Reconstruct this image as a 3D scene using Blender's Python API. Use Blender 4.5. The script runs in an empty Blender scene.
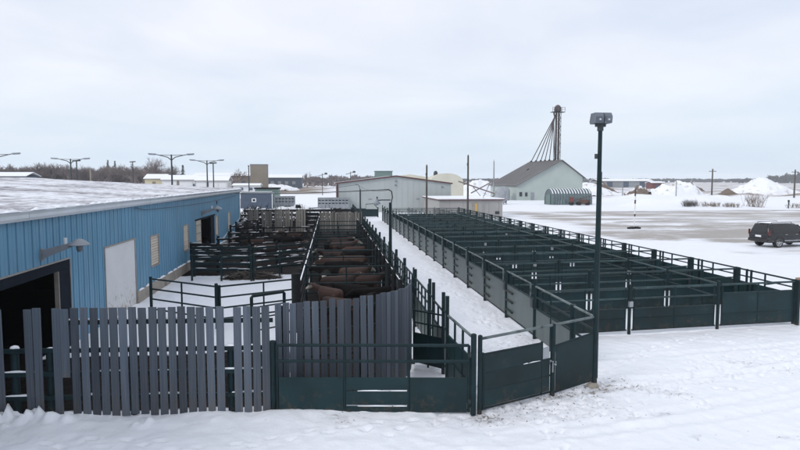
import bpy, math, random
import numpy as np
from mathutils import Vector, Matrix, Euler

R = math.radians
SC = bpy.context.scene
COL = SC.collection
rnd = random.Random(7)

# ------------------------------------------------------------------ camera
cam_d = bpy.data.cameras.new('camera')
cam = bpy.data.objects.new('camera', cam_d)
COL.objects.link(cam)
cam.location = (0, 0, 5.2)
cam.rotation_euler = (R(90) - math.atan(45 / 600), 0, -R(6.65))
cam_d.sensor_width = 36
cam_d.lens = 27.0
cam_d.clip_start = 0.1
cam_d.clip_end = 9000
SC.camera = cam

# ------------------------------------------------------------------ world and sun
SUN_EL, SUN_AZ = R(32), R(-118)          # azimuth from +Y towards +X
world = bpy.data.worlds.new('World')
SC.world = world
world.use_nodes = True
nt = world.node_tree
nt.nodes.clear()


def N(tree, kind, **kw):
    n = tree.nodes.new(kind)
    for k, v in kw.items():
        setattr(n, k, v)
    return n


def build_world():
    L = nt.links.new
    out = N(nt, 'ShaderNodeOutputWorld')
    sky = N(nt, 'ShaderNodeTexSky', sky_type='NISHITA')
    sky.sun_disc = False
    sky.sun_elevation = SUN_EL
    sky.sun_rotation = SUN_AZ
    sky.air_density = 1.0
    sky.dust_density = 2.0
    b1 = N(nt, 'ShaderNodeBackground')
    b1.inputs['Strength'].default_value = 0.10
    L(sky.outputs[0], b1.inputs['Color'])
    tc = N(nt, 'ShaderNodeTexCoord')
    sep = N(nt, 'ShaderNodeSeparateXYZ')
    L(tc.outputs['Generated'], sep.inputs[0])
    mx = N(nt, 'ShaderNodeMath', operation='MAXIMUM'); mx.inputs[1].default_value = 0.0
    L(sep.outputs['Z'], mx.inputs[0])
    ad = N(nt, 'ShaderNodeMath', operation='ADD'); ad.inputs[1].default_value = 0.14
    L(mx.outputs[0], ad.inputs[0])
    dx = N(nt, 'ShaderNodeMath', operation='DIVIDE'); L(sep.outputs['X'], dx.inputs[0]); L(ad.outputs[0], dx.inputs[1])
    dy = N(nt, 'ShaderNodeMath', operation='DIVIDE'); L(sep.outputs['Y'], dy.inputs[0]); L(ad.outputs[0], dy.inputs[1])
    cb = N(nt, 'ShaderNodeCombineXYZ'); L(dx.outputs[0], cb.inputs[0]); L(dy.outputs[0], cb.inputs[1])
    no = N(nt, 'ShaderNodeTexNoise')
    no.inputs['Scale'].default_value = 0.75
    no.inputs['Detail'].default_value = 7
    no.inputs['Roughness'].default_value = 0.5
    no.inputs['Distortion'].default_value = 0.35
    L(cb.outputs[0], no.inputs['Vector'])
    # cloud deck: paler folds on a grey sheet, bluer where one looks through more air near the horizon
    rp = N(nt, 'ShaderNodeValToRGB')
    e = rp.color_ramp.elements
    e[0].position = 0.32; e[0].color = (0.660, 0.725, 0.850, 1)
    e[1].position = 0.64; e[1].color = (0.875, 0.890, 0.945, 1)
    L(no.outputs['Fac'], rp.inputs[0])
    el = N(nt, 'ShaderNodeMapRange')
    el.inputs['From Min'].default_value = 0.0
    el.inputs['From Max'].default_value = 0.22
    el.inputs['To Min'].default_value = 0.75
    el.inputs['To Max'].default_value = 0.0
    el.interpolation_type = 'SMOOTHSTEP'
    L(mx.outputs[0], el.inputs['Value'])
    mix = N(nt, 'ShaderNodeMix', data_type='RGBA')
    L(el.outputs[0], mix.inputs[0])
    L(rp.outputs[0], mix.inputs[6])
    mix.inputs[7].default_value = (0.60, 0.72, 0.84, 1)
    b2 = N(nt, 'ShaderNodeBackground')
    b2.inputs['Strength'].default_value = 1.0
    L(mix.outputs[2], b2.inputs['Color'])
    ms = N(nt, 'ShaderNodeMixShader')
    ms.inputs[0].default_value = 0.93
    L(b1.outputs[0], ms.inputs[1])
    L(b2.outputs[0], ms.inputs[2])
    L(ms.outputs[0], out.inputs['Surface'])


build_world()
sun_d = bpy.data.lights.new('sun', 'SUN')
sun_d.energy = 1.1
sun_d.angle = R(18)
sun_d.color = (1.0, 0.97, 0.93)
sun = bpy.data.objects.new('sun', sun_d)
COL.objects.link(sun)
sdir = Vector((math.sin(SUN_AZ) * math.cos(SUN_EL), math.cos(SUN_AZ) * math.cos(SUN_EL), math.sin(SUN_EL)))
sun.rotation_euler = sdir.to_track_quat('Z', 'Y').to_euler()
sun.location = (0, 0, 60)

SC.view_settings.view_transform = 'Standard'
SC.view_settings.look = 'None'
SC.view_settings.exposure = 0.20
SC.view_settings.gamma = 1.0
SC.view_settings.use_curve_mapping = False
SC.render.engine = 'CYCLES'
SC.cycles.max_bounces = 6
SC.cycles.diffuse_bounces = 3
SC.cycles.glossy_bounces = 2
SC.cycles.volume_bounces = 1


# ------------------------------------------------------------------ materials
MATS = {}


def mat(name, col, rough=0.6, metal=0.0, var=0.15, scale=3.0, bump=0.0, bscale=20.0, rand=0.0,
        col2=None, c2scale=1.5, c2lo=0.55, c2hi=0.75, stretch=(1, 1, 1), spec=0.5, splash=None, splash_top=0.6):
    """Painted / weathered surface: base colour, soft blotches, optional second colour (wear, dirt), optional relief."""
    m = bpy.data.materials.new(name)
    m.use_nodes = True
    t = m.node_tree
    t.nodes.clear()
    L = t.links.new
    out = N(t, 'ShaderNodeOutputMaterial')
    p = N(t, 'ShaderNodeBsdfPrincipled')
    L(p.outputs[0], out.inputs['Surface'])
    p.inputs['Roughness'].default_value = rough
    p.inputs['Metallic'].default_value = metal
    p.inputs['Specular IOR Level'].default_value = spec
    tc = N(t, 'ShaderNodeTexCoord')
    mp = N(t, 'ShaderNodeMapping')
    mp.inputs['Scale'].default_value = stretch
    oi = N(t, 'ShaderNodeObjectInfo')
    sc = N(t, 'ShaderNodeVectorMath', operation='SCALE')
    cbv = N(t, 'ShaderNodeCombineXYZ')
    L(oi.outputs['Random'], cbv.inputs[0]); L(oi.outputs['Random'], cbv.inputs[1])
    L(cbv.outputs[0], sc.inputs[0]); sc.inputs['Scale'].default_value = 37.0
    av = N(t, 'ShaderNodeVectorMath', operation='ADD')
    L(tc.outputs['Object'], av.inputs[0]); L(sc.outputs[0], av.inputs[1])
    L(av.outputs[0], mp.inputs['Vector'])
    n1 = N(t, 'ShaderNodeTexNoise')
    n1.inputs['Scale'].default_value = scale
    n1.inputs['Detail'].default_value = 5
    L(mp.outputs[0], n1.inputs['Vector'])
    mr = N(t, 'ShaderNodeMapRange')
    mr.inputs['From Min'].default_value = 0.3
    mr.inputs['From Max'].default_value = 0.7
    mr.inputs['To Min'].default_value = 1 - var
    mr.inputs['To Max'].default_value = 1 + var
    L(n1.outputs['Fac'], mr.inputs['Value'])
    val = mr.outputs[0]
    if rand:
        rr = N(t, 'ShaderNodeMapRange')
        rr.inputs['To Min'].default_value = 1 - rand
        rr.inputs['To Max'].default_value = 1 + rand
        L(oi.outputs['Random'], rr.inputs['Value'])
        mu = N(t, 'ShaderNodeMath', operation='MULTIPLY')
        L(val, mu.inputs[0]); L(rr.outputs[0], mu.inputs[1])
        val = mu.outputs[0]
    base = None
    if col2 is not None:
        n2 = N(t, 'ShaderNodeTexNoise')
        n2.inputs['Scale'].default_value = c2scale
        n2.inputs['Detail'].default_value = 8
        n2.inputs['Roughness'].default_value = 0.62
        L(mp.outputs[0], n2.inputs['Vector'])
        m2 = N(t, 'ShaderNodeMapRange', interpolation_type='SMOOTHSTEP')
        m2.inputs['From Min'].default_value = c2lo
        m2.inputs['From Max'].default_value = c2hi
        L(n2.outputs['Fac'], m2.inputs['Value'])
        mc = N(t, 'ShaderNodeMix', data_type='RGBA')
        mc.inputs[6].default_value = (*col, 1)
        mc.inputs[7].default_value = (*col2, 1)
        L(m2.outputs[0], mc.inputs[0])
        base = mc.outputs[2]
    if splash is not None:
        # mud thrown up by hooves: blotches that thin out with height, and a few anywhere
        sz = N(t, 'ShaderNodeSeparateXYZ'); L(tc.outputs['Object'], sz.inputs[0])
        hz = N(t, 'ShaderNodeMapRange')
        hz.inputs['From Min'].default_value = 0.05; hz.inputs['From Max'].default_value = splash_top
        hz.inputs['To Min'].default_value = 0.16; hz.inputs['To Max'].default_value = 0.0
        L(sz.outputs['Z'], hz.inputs['Value'])
        n3 = N(t, 'ShaderNodeTexNoise'); n3.inputs['Scale'].default_value = 5.0; n3.inputs['Detail'].default_value = 9; n3.inputs['Roughness'].default_value = 0.7
        L(av.outputs[0], n3.inputs['Vector'])
        ad = N(t, 'ShaderNodeMath', operation='ADD'); L(n3.outputs['Fac'], ad.inputs[0]); L(hz.outputs[0], ad.inputs[1])
        m3 = N(t, 'ShaderNodeMapRange', interpolation_type='SMOOTHSTEP')
        m3.inputs['From Min'].default_value = 0.60; m3.inputs['From Max'].default_value = 0.74
        m3.inputs['To Max'].default_value = 0.75
        L(ad.outputs[0], m3.inputs['Value'])
        mc3 = N(t, 'ShaderNodeMix', data_type='RGBA')
        L(m3.outputs[0], mc3.inputs[0])
        if base is None:
            mc3.inputs[6].default_value = (*col, 1)
        else:
            L(base, mc3.inputs[6])
        mc3.inputs[7].default_value = (*splash, 1)
        base = mc3.outputs[2]
    vs = N(t, 'ShaderNodeVectorMath', operation='SCALE')
    if base is None:
        vs.inputs[0].default_value = col
    else:
        L(base, vs.inputs[0])
    L(val, vs.inputs['Scale'])
    L(vs.outputs[0], p.inputs['Base Color'])
    if bump:
        nb = N(t, 'ShaderNodeTexNoise')
        nb.inputs['Scale'].default_value = bscale
        nb.inputs['Detail'].default_value = 4
        L(mp.outputs[0], nb.inputs['Vector'])
        bp = N(t, 'ShaderNodeBump')
        bp.inputs['Strength'].default_value = bump
        bp.inputs['Distance'].default_value = 0.02
        L(nb.outputs['Fac'], bp.inputs['Height'])
        L(bp.outputs[0], p.inputs['Normal'])
    MATS[name] = m
    return m


mat('green_paint', (0.005, 0.019, 0.0225), 0.55, spec=0.25, splash=(0.05, 0.038, 0.030), splash_top=0.4, var=0.3, rand=0.15, col2=(0.03, 0.047, 0.049), c2scale=2.5, c2lo=0.6, c2hi=0.9, bump=0.05, bscale=9)
mat('green_sheet', (0.006, 0.0235, 0.027), 0.48, spec=0.28, splash=(0.052, 0.042, 0.034), var=0.3, scale=1.2, rand=0.22, col2=(0.032, 0.052, 0.054), c2scale=1.8, c2lo=0.58, c2hi=0.9, bump=0.06, bscale=3)
mat('lit_rail_paint', (0.020, 0.046, 0.049), 0.5, spec=0.35, var=0.3, rand=0.3, col2=(0.06, 0.085, 0.087), c2scale=2.5, c2lo=0.5, c2hi=0.8)  # green rail paint lightened, the highlight on the rails put into its colour
mat('grey_sheet', (0.078, 0.103, 0.104), 0.45, splash=(0.10, 0.085, 0.07), var=0.16, scale=1.3, rand=0.14, col2=(0.055, 0.075, 0.073), c2scale=2.2, c2lo=0.52, c2hi=0.8, stretch=(1, 1, 0.35), bump=0.05, bscale=4)
mat('lit_frost_pipe', (0.115, 0.145, 0.147), 0.5, var=0.25, scale=3, rand=0.15, col2=(0.02, 0.045, 0.047), c2scale=4, c2lo=0.5, c2hi=0.62)  # frosted top rails; the light they catch is put into the pale colour
mat('board_paint', (0.074, 0.091, 0.116), 0.68, spec=0.3, splash=(0.11, 0.10, 0.09), var=0.24, scale=2, rand=0.4, col2=(0.130, 0.142, 0.160), c2scale=2.4, c2lo=0.50, c2hi=0.75, stretch=(6, 6, 0.7), bump=0.25, bscale=14)
mat('old_board', (0.185, 0.175, 0.160), 0.8, var=0.2, scale=2, rand=0.3, col2=(0.05, 0.046, 0.043), c2scale=3, c2lo=0.5, c2hi=0.8, stretch=(5, 5, 0.7), bump=0.3, bscale=12)
mat('dark_wood', (0.012, 0.014, 0.016), 0.85, spec=0.2, var=0.3, scale=3, rand=0.3, col2=(0.03, 0.029, 0.029), c2scale=3, c2lo=0.55, c2hi=0.85, stretch=(0.6, 5, 5), bump=0.3, bscale=12)
mat('dark_brush', (0.028, 0.024, 0.022), 0.9, var=0.4, scale=3, rand=0.3)
mat('snow', (0.84, 0.86, 0.90), 0.6, var=0.03, scale=2, bump=0.35, bscale=14, spec=0.25)
mat('blue_metal', (0.122, 0.278, 0.412), 0.45, spec=0.35, var=0.10, scale=1.5, col2=(0.165, 0.285, 0.38), c2scale=0.9, c2lo=0.5, c2hi=0.8, stretch=(1, 1, 0.3), bump=0.04, bscale=5)
mat('navy_trim', (0.008, 0.013, 0.022), 0.8, spec=0.1, var=0.2)
mat('white_trim', (0.56, 0.60, 0.64), 0.5, var=0.06, scale=1.5, col2=(0.38, 0.40, 0.42), c2scale=1.5, c2lo=0.58, c2hi=0.85)
mat('white_panel', (0.63, 0.64, 0.65), 0.55, splash=(0.33, 0.26, 0.17), splash_top=1.3, var=0.05, scale=1.0, col2=(0.42, 0.36, 0.26), c2scale=1.1, c2lo=0.60, c2hi=0.85)
mat('white_clean', (0.72, 0.73, 0.74), 0.5, var=0.05)
mat('concrete', (0.30, 0.27, 0.23), 0.85, var=0.16, scale=2, col2=(0.17, 0.15, 0.13), c2scale=1.2, c2lo=0.5, c2hi=0.75, bump=0.25, bscale=14)
mat('beige_blind', (0.50, 0.45, 0.38), 0.6, var=0.08, rand=0.08)
mat('frame_tan', (0.28, 0.26, 0.24), 0.6, var=0.15)
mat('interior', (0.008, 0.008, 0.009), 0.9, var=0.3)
mat('lamp_grey', (0.22, 0.24, 0.27), 0.5, metal=0.2, var=0.15)
mat('flood_grey', (0.13, 0.15, 0.18), 0.5, metal=0.1, var=0.2)
mat('dark_steel', (0.035, 0.045, 0.05), 0.5, metal=0.2, var=0.25)
mat('pole_wood', (0.075, 0.066, 0.058), 0.85, var=0.25, scale=2, stretch=(4, 4, 0.6))
mat('galv', (0.34, 0.36, 0.38), 0.4, metal=0.5, var=0.15, scale=2)
mat('lens', (0.62, 0.65, 0.68), 0.15, var=0.05)
mat('pale_green', (0.40, 0.435, 0.43), 0.5, var=0.05, scale=0.4, col2=(0.34, 0.375, 0.37), c2scale=0.3, c2lo=0.5, c2hi=0.8, stretch=(1, 1, 0.4))
mat('cream_wall', (0.33, 0.325, 0.315), 0.6, var=0.06, scale=0.5)
mat('maroon_trim', (0.10, 0.045, 0.045), 0.6, var=0.15)
mat('cream_bin', (0.58, 0.56, 0.47), 0.5, var=0.06, scale=0.5)
mat('yellow_door', (0.50, 0.33, 0.10), 0.55, var=0.1)
mat('shed_roof', (0.125, 0.120, 0.122), 0.6, var=0.12, scale=0.4, rand=0.06)
mat('shed_wall', (0.375, 0.43, 0.41), 0.5, var=0.06, scale=0.4)
mat('quonset', (0.115, 0.155, 0.165), 0.45, metal=0.2, var=0.15)
mat('rust', (0.10, 0.055, 0.042), 0.8, var=0.25)
mat('red_dull', (0.15, 0.045, 0.042), 0.6, var=0.2)
mat('tan_concrete', (0.235, 0.205, 0.165), 0.8, var=0.08, scale=0.3)
mat('teal_wall', (0.13, 0.19, 0.175), 0.6, var=0.1)
mat('yellow_house', (0.55, 0.50, 0.34), 0.7, var=0.06)
mat('brown_wall', (0.20, 0.165, 0.135), 0.75, var=0.12, scale=0.3)
mat('slate_wall', (0.060, 0.085, 0.125), 0.6, var=0.12)
mat('grey_wall', (0.24, 0.26, 0.28), 0.6, var=0.12)
mat('glass_dark', (0.012, 0.014, 0.017), 0.08, var=0.1)
mat('car_paint', (0.012, 0.013, 0.016), 0.25, var=0.15, col2=(0.04, 0.04, 0.04), c2scale=2, c2lo=0.55, c2hi=0.8, splash=(0.20, 0.19, 0.18), splash_top=1.0)
mat('car_plastic', (0.018, 0.018, 0.019), 0.65, var=0.2)
mat('tyre', (0.014, 0.014, 0.014), 0.85, var=0.2)
mat('rim', (0.42, 0.43, 0.44), 0.35, metal=0.6, var=0.1)
mat('tail_red', (0.11, 0.012, 0.010), 0.2, var=0.1)
mat('cow_brown', (0.030, 0.0105, 0.006), 0.75, var=0.25, scale=3, rand=0.3, bump=0.3, bscale=40)
mat('cow_tan', (0.042, 0.018, 0.011), 0.75, var=0.25, scale=3, rand=0.2, bump=0.3, bscale=40)
mat('cow_black', (0.006, 0.005, 0.005), 0.85, spec=0.1, var=0.3, scale=3, rand=0.3, bump=0.3, bscale=40)
mat('cow_white', (0.42, 0.38, 0.33), 0.75, var=0.12, scale=6)
mat('bark_far', (0.185, 0.150, 0.145), 0.9, var=0.2, scale=0.2)
mat('leg_steel', (0.085, 0.068, 0.068), 0.6, metal=0.1, var=0.25)
mat('bark_dark', (0.055, 0.045, 0.040), 0.9, var=0.2)
mat('evergreen', (0.020, 0.030, 0.024), 0.9, var=0.3)
mat('far_wood', (0.062, 0.066, 0.075), 0.9, var=0.25, scale=0.02)
mat('weed', (0.17, 0.125, 0.085), 0.9, var=0.25)
mat('lumber', (0.30, 0.20, 0.12), 0.75, var=0.15)
mat('dirt_pile', (0.155, 0.120, 0.095), 0.9, var=0.2, scale=0.5, bump=0.4, bscale=1.5, col2=(0.80, 0.82, 0.86), c2scale=0.35, c2lo=0.56, c2hi=0.62)
mat('snow_pile', (0.84, 0.86, 0.90), 0.6, var=0.04, scale=0.3, bump=0.4, bscale=1.0, col2=(0.36, 0.31, 0.27), c2scale=0.40, c2lo=0.54, c2hi=0.70, spec=0.25)
mat('hay', (0.10, 0.085, 0.07), 0.9, var=0.3, bump=0.5, bscale=20)


def roof_snow_mat():
    """Thin wind-blown snow on a low roof, old roofing showing through in streaks that run along the building."""
    m = bpy.data.materials.new('roof_snow')
    m.use_nodes = True
    t = m.node_tree
    p = t.nodes['Principled BSDF']
    L = t.links.new
    p.inputs['Roughness'].default_value = 0.65
    p.inputs['Specular IOR Level'].default_value = 0.25
    tc = N(t, 'ShaderNodeTexCoord')
    mp = N(t, 'ShaderNodeMapping'); mp.inputs['Scale'].default_value = (1.3, 0.62, 1)
    L(tc.outputs['Object'], mp.inputs['Vector'])
    n = N(t, 'ShaderNodeTexNoise'); n.inputs['Scale'].default_value = 1.7; n.inputs['Detail'].default_value = 11; n.inputs['Roughness'].default_value = 0.78
    L(mp.outputs[0], n.inputs['Vector'])
    n2 = N(t, 'ShaderNodeTexNoise'); n2.inputs['Scale'].default_value = 0.22; n2.inputs['Detail'].default_value = 3
    L(tc.outputs['Object'], n2.inputs['Vector'])
    a = N(t, 'ShaderNodeMath', operation='MULTIPLY_ADD'); a.inputs[1].default_value = 0.5
    L(n2.outputs['Fac'], a.inputs[0]); L(n.outputs['Fac'], a.inputs[2])
    r = N(t, 'ShaderNodeValToRGB')
    e = r.color_ramp.elements
    e[0].position = 0.65; e[0].color = (0.82, 0.84, 0.88, 1)
    e[1].position = 0.90; e[1].color = (0.17, 0.155, 0.16, 1)
    k = r.color_ramp.elements.new(0.76); k.color = (0.57, 0.57, 0.61, 1)
    L(a.outputs[0], r.inputs[0]); L(r.outputs[0], p.inputs['Base Color'])
    bp = N(t, 'ShaderNodeBump'); bp.inputs['Strength'].default_value = 0.5; bp.inputs['Distance'].default_value = 0.05; bp.invert = True
    L(n.outputs['Fac'], bp.inputs['Height']); L(bp.outputs[0], p.inputs['Normal'])
    MATS['roof_snow'] = m


roof_snow_mat()


def ground_mat():
    m = bpy.data.materials.new('ground')
    m.use_nodes = True
    t = m.node_tree
    p = t.nodes['Principled BSDF']
    L = t.links.new
    p.inputs['Roughness'].default_value = 0.62
    p.inputs['Specular IOR Level'].default_value = 0.25
    tc = N(t, 'ShaderNodeTexCoord')

    def noise(scale, detail, rough=0.55, stretch=None, dist=0.0):
        n = N(t, 'ShaderNodeTexNoise')
        n.inputs['Scale'].default_value = scale
        n.inputs['Detail'].default_value = detail
        n.inputs['Roughness'].default_value = rough
        n.inputs['Distortion'].default_value = dist
        if stretch:
            mp = N(t, 'ShaderNodeMapping')
            mp.inputs['Scale'].default_value = stretch[:3]
            mp.inputs['Rotation'].default_value = (0, 0, stretch[3])
            L(tc.outputs['Object'], mp.inputs['Vector']); L(mp.outputs[0], n.inputs['Vector'])
        else:
            L(tc.outputs['Object'], n.inputs['Vector'])
        return n.outputs['Fac']

    def attr(name):
        a = N(t, 'ShaderNodeAttribute'); a.attribute_name = name
        return a.outputs['Fac']

    def edge(mask, nz, amt, lo, hi):
        """mask + amt*(noise-0.5) pushed through a soft threshold"""
        s = N(t, 'ShaderNodeMath', operation='SUBTRACT'); s.inputs[1].default_value = 0.5; L(nz, s.inputs[0])
        a = N(t, 'ShaderNodeMath', operation='MULTIPLY_ADD'); a.inputs[1].default_value = amt; L(s.outputs[0], a.inputs[0]); L(mask, a.inputs[2])
        r = N(t, 'ShaderNodeMapRange', interpolation_type='SMOOTHSTEP')
        r.inputs['From Min'].default_value = lo; r.inputs['From Max'].default_value = hi
        L(a.outputs[0], r.inputs['Value'])
        return r.outputs[0]

    def mixc(f, a, b):
        x = N(t, 'ShaderNodeMix', data_type='RGBA')
        L(f, x.inputs[0])
        for i, v in ((6, a), (7, b)):
            if isinstance(v, tuple):
                x.inputs[i].default_value = (*v, 1)
            else:
                L(v, x.inputs[i])
        return x.outputs[2]

    sn = mixc(noise(0.6, 6), (0.79, 0.815, 0.865), (0.87, 0.885, 0.92))
    # trampled, slightly soiled snow
    sn = mixc(edge(attr('trodden'), noise(5.0, 6, 0.7), 1.9, 0.45, 1.25), sn, (0.60, 0.61, 0.64))
    # specks of dirt and manure carried out on boots and hooves
    sn = mixc(edge(attr('trodden'), noise(11.0, 4, 0.65), 5.0, 1.12, 1.5), sn, (0.27, 0.25, 0.235))
    gc = mixc(noise(6.0, 6, 0.7), (0.25, 0.225, 0.205), (0.46, 0.435, 0.41))
    g = edge(attr('gravel'), noise(0.16, 9, 0.66, (0.55, 1.5, 1, R(12)), 0.5), 2.4, 0.40, 1.05)
    c = mixc(g, sn, gc)
    fc = mixc(noise(0.3, 6, 0.7), (0.27, 0.20, 0.14), (0.15, 0.11, 0.085))
    f = edge(attr('field'), noise(0.10, 8, 0.7, (0.5, 1.2, 1, 0)), 2.2, 0.45, 0.9)
    c = mixc(f, c, fc)
    mc = mixc(noise(1.6, 7, 0.7), (0.005, 0.004, 0.004), (0.016, 0.012, 0.011))
    md = edge(attr('mud'), noise(1.1, 7, 0.65), 0.9, 0.40, 0.62)
    c = mixc(md, c, mc)
    L(c, p.inputs['Base Color'])
    sp = N(t, 'ShaderNodeMapRange'); sp.inputs['To Min'].default_value = 0.25; sp.inputs['To Max'].default_value = 0.04
    L(md, sp.inputs['Value']); L(sp.outputs[0], p.inputs['Specular IOR Level'])
    b1 = N(t, 'ShaderNodeBump'); b1.inputs['Strength'].default_value = 0.55; b1.inputs['Distance'].default_value = 0.06
    L(noise(3.2, 9, 0.66), b1.inputs['Height'])
    b2 = N(t, 'ShaderNodeBump'); b2.inputs['Strength'].default_value = 0.25; b2.inputs['Distance'].default_value = 0.01
    L(noise(26.0, 4), b2.inputs['Height']); L(b1.outputs[0], b2.inputs['Normal'])
    L(b2.outputs[0], p.inputs['Normal'])
    MATS['ground'] = m


ground_mat()


# ------------------------------------------------------------------ mesh helpers
class MB:
    def __init__(self):
        self.v = []
        self.f = []
        self.mi = []

    def add(self, vs, fs, mi=0):
        o = len(self.v)
        self.v += [tuple(x) for x in vs]
        self.f += [tuple(i + o for i in f) for f in fs]
        self.mi += [mi] * len(fs)
        return self

    def box(self, x0, x1, y0, y1, z0, z1, mi=0):
        vs = [(x, y, z) for z in (z0, z1) for y in (y0, y1) for x in (x0, x1)]
        return self.add(vs, [(0, 2, 3, 1), (4, 5, 7, 6), (0, 1, 5, 4), (2, 6, 7, 3), (0, 4, 6, 2), (1, 3, 7, 5)], mi)

    def bar(self, a, b, w, h, mi=0):
        """rectangular bar from a to b, w across, h tall"""
        a, b = Vector(a), Vector(b)
        d = (b - a).normalized()
        s = d.cross(Vector((0, 0, 1)))
        s = Vector((1, 0, 0)) if s.length < 1e-4 else s.normalized()
        u = s.cross(d)
        vs = []
        for p in (a, b):
            for i, j in ((-1, -1), (1, -1), (1, 1), (-1, 1)):
                vs.append(p + s * (w / 2 * i) + u * (h / 2 * j))
        return self.add(vs, [(3, 2, 1, 0), (4, 5, 6, 7), (0, 1, 5, 4), (1, 2, 6, 5), (2, 3, 7, 6), (3, 0, 4, 7)], mi)

    def tube(self, pts, r, n=8, mi=0, cap=True):
        pts = [Vector(p) for p in pts]
        rs = r if isinstance(r, (list, tuple)) else [r] * len(pts)
        vs = []
        fs = []
        ref = None
        for i, p in enumerate(pts):
            d = (pts[min(i + 1, len(pts) - 1)] - pts[max(i - 1, 0)]).normalized()
            if ref is None:
                ref = Vector((0, 0, 1)) if abs(d.z) < 0.9 else Vector((1, 0, 0))
            s = d.cross(ref)
            if s.length < 1e-4:
                s = d.cross(Vector((0, 1, 0)))
            s.normalize()
            u = s.cross(d)
            ref = u
            for k in range(n):
                a = 2 * math.pi * k / n
                vs.append(p + (s * math.cos(a) + u * math.sin(a)) * rs[i])
        for i in range(len(pts) - 1):
            for k in range(n):
                k2 = (k + 1) % n
                fs.append((i * n + k, i * n + k2, (i + 1) * n + k2, (i + 1) * n + k))
        if cap:
            fs.append(tuple(range(n - 1, -1, -1)))
            fs.append(tuple((len(pts) - 1) * n + k for k in range(n)))
        return self.add(vs, fs, mi)

    def lathe(self, prof, c=(0, 0, 0), n=16, mi=0):
        vs = []
        fs = []
        for r, z in prof:
            for k in range(n):
                a = 2 * math.pi * k / n
                vs.append((c[0] + r * math.cos(a), c[1] + r * math.sin(a), c[2] + z))
        for i in range(len(prof) - 1):
            for k in range(n):
                k2 = (k + 1) % n
                fs.append((i * n + k, i * n + k2, (i + 1) * n + k2, (i + 1) * n + k))
        fs.append(tuple(range(n - 1, -1, -1)))
        fs.append(tuple((len(prof) - 1) * n + k for k in range(n)))
        return self.add(vs, fs, mi)

    def prism(self, poly, y0, y1, mi=0, axis='y'):
        """poly in (x,z) extruded along y, or (y,z) along x"""
        n = len(poly)
        vs = []
        for y in (y0, y1):
            for a, z in poly:
                vs.append((a, y, z) if axis == 'y' else (y, a, z))
        fs = [tuple(range(n)), tuple(range(2 * n - 1, n - 1, -1))]
        for i in range(n):
            j = (i + 1) % n
            fs.append((i, i + n, j + n, j))
        return self.add(vs, fs, mi)

    def mesh(self, name, mats, smooth=False):
        me = bpy.data.meshes.new(name)
        me.from_pydata(self.v, [], self.f)
        for m in (mats if isinstance(mats, (list, tuple)) else [mats]):
            me.materials.append(MATS[m])
        if isinstance(mats, (list, tuple)) and len(mats) > 1:
            me.polygons.foreach_set('material_index', self.mi)
        if smooth:
            me.polygons.foreach_set('use_smooth', [True] * len(me.polygons))
            try:
                me.set_sharp_from_angle(angle=R(40))
            except Exception:
                pass
        me.update()
        return me

    def build(self, name, mats, parent=None, smooth=False):
        return link(name, self.mesh(name, mats, smooth), parent)


def link(name, me, parent=None, loc=None, rot=None, scale=None):
    o = bpy.data.objects.new(name, me)
    COL.objects.link(o)
    if parent is not None:
        o.parent = parent
    if loc is not None:
        o.location = loc
    if rot is not None:
        o.rotation_euler = rot
    if scale is not None:
        o.scale = scale
    return o


def tag(o, label=None, cat=None, group=None, kind=None):
    if label:
        o['label'] = label
    if cat:
        o['category'] = cat
    if group:
        o['group'] = group
    if kind:
        o['kind'] = kind
    return o


def thing(name, label, cat, loc=(0, 0, 0), rz=0.0, group=None):
    return tag(link(name, None, None, loc, (0, 0, rz)), label, cat, group)


def copy_tree(o, parent=None):
    c = o.copy()
    COL.objects.link(c)
    c.parent = parent
    for ch in list(o.children):
        copy_tree(ch, c)
    return c


def ang(a, b):
    return math.atan2(b[1] - a[1], b[0] - a[0])


def dist(a, b):
    return math.hypot(b[0] - a[0], b[1] - a[1])


ORD = ['first', 'second', 'third', 'fourth', 'fifth', 'sixth', 'seventh', 'eighth', 'ninth', 'tenth', 'eleventh', 'twelfth',
       'thirteenth', 'fourteenth', 'fifteenth', 'sixteenth', 'seventeenth', 'eighteenth', 'nineteenth', 'twentieth',
       'twenty-first', 'twenty-second', 'twenty-third', 'twenty-fourth', 'twenty-fifth', 'twenty-sixth']


# ------------------------------------------------------------------ value noise in numpy
def vnoise(x, y, seed=0):
    xi = np.floor(x).astype(np.int64); yi = np.floor(y).astype(np.int64)
    fx = x - xi; fy = y - yi
    fx = fx * fx * (3 - 2 * fx); fy = fy * fy * (3 - 2 * fy)

    def h(a, b):
        n = (a * 374761393 + b * 668265263 + seed * 1442695041) & 0x7fffffff
        n = ((n ^ (n >> 13)) * 1274126177) & 0x7fffffff
        return ((n ^ (n >> 16)) & 0xffff) / 65535.0
    return (h(xi, yi) * (1 - fx) + h(xi + 1, yi) * fx) * (1 - fy) + (h(xi, yi + 1) * (1 - fx) + h(xi + 1, yi + 1) * fx) * fy


def fbm(x, y, seed=0, oct=4):
    s = 0; a = 0.5; t = 0
    for i in range(oct):
        s = s + a * vnoise(x * 2 ** i, y * 2 ** i, seed + i); t += a; a *= 0.5
    return s / t


def sstep(a, b, x):
    t = np.clip((x - a) / (b - a), 0, 1)
    return t * t * (3 - 2 * t)


def rect(X, Y, x0, x1, y0, y1, e):
    return sstep(x0 - e, x0 + e, X) * (1 - sstep(x1 - e, x1 + e, X)) * sstep(y0 - e, y0 + e, Y) * (1 - sstep(y1 - e, y1 + e, Y))


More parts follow.
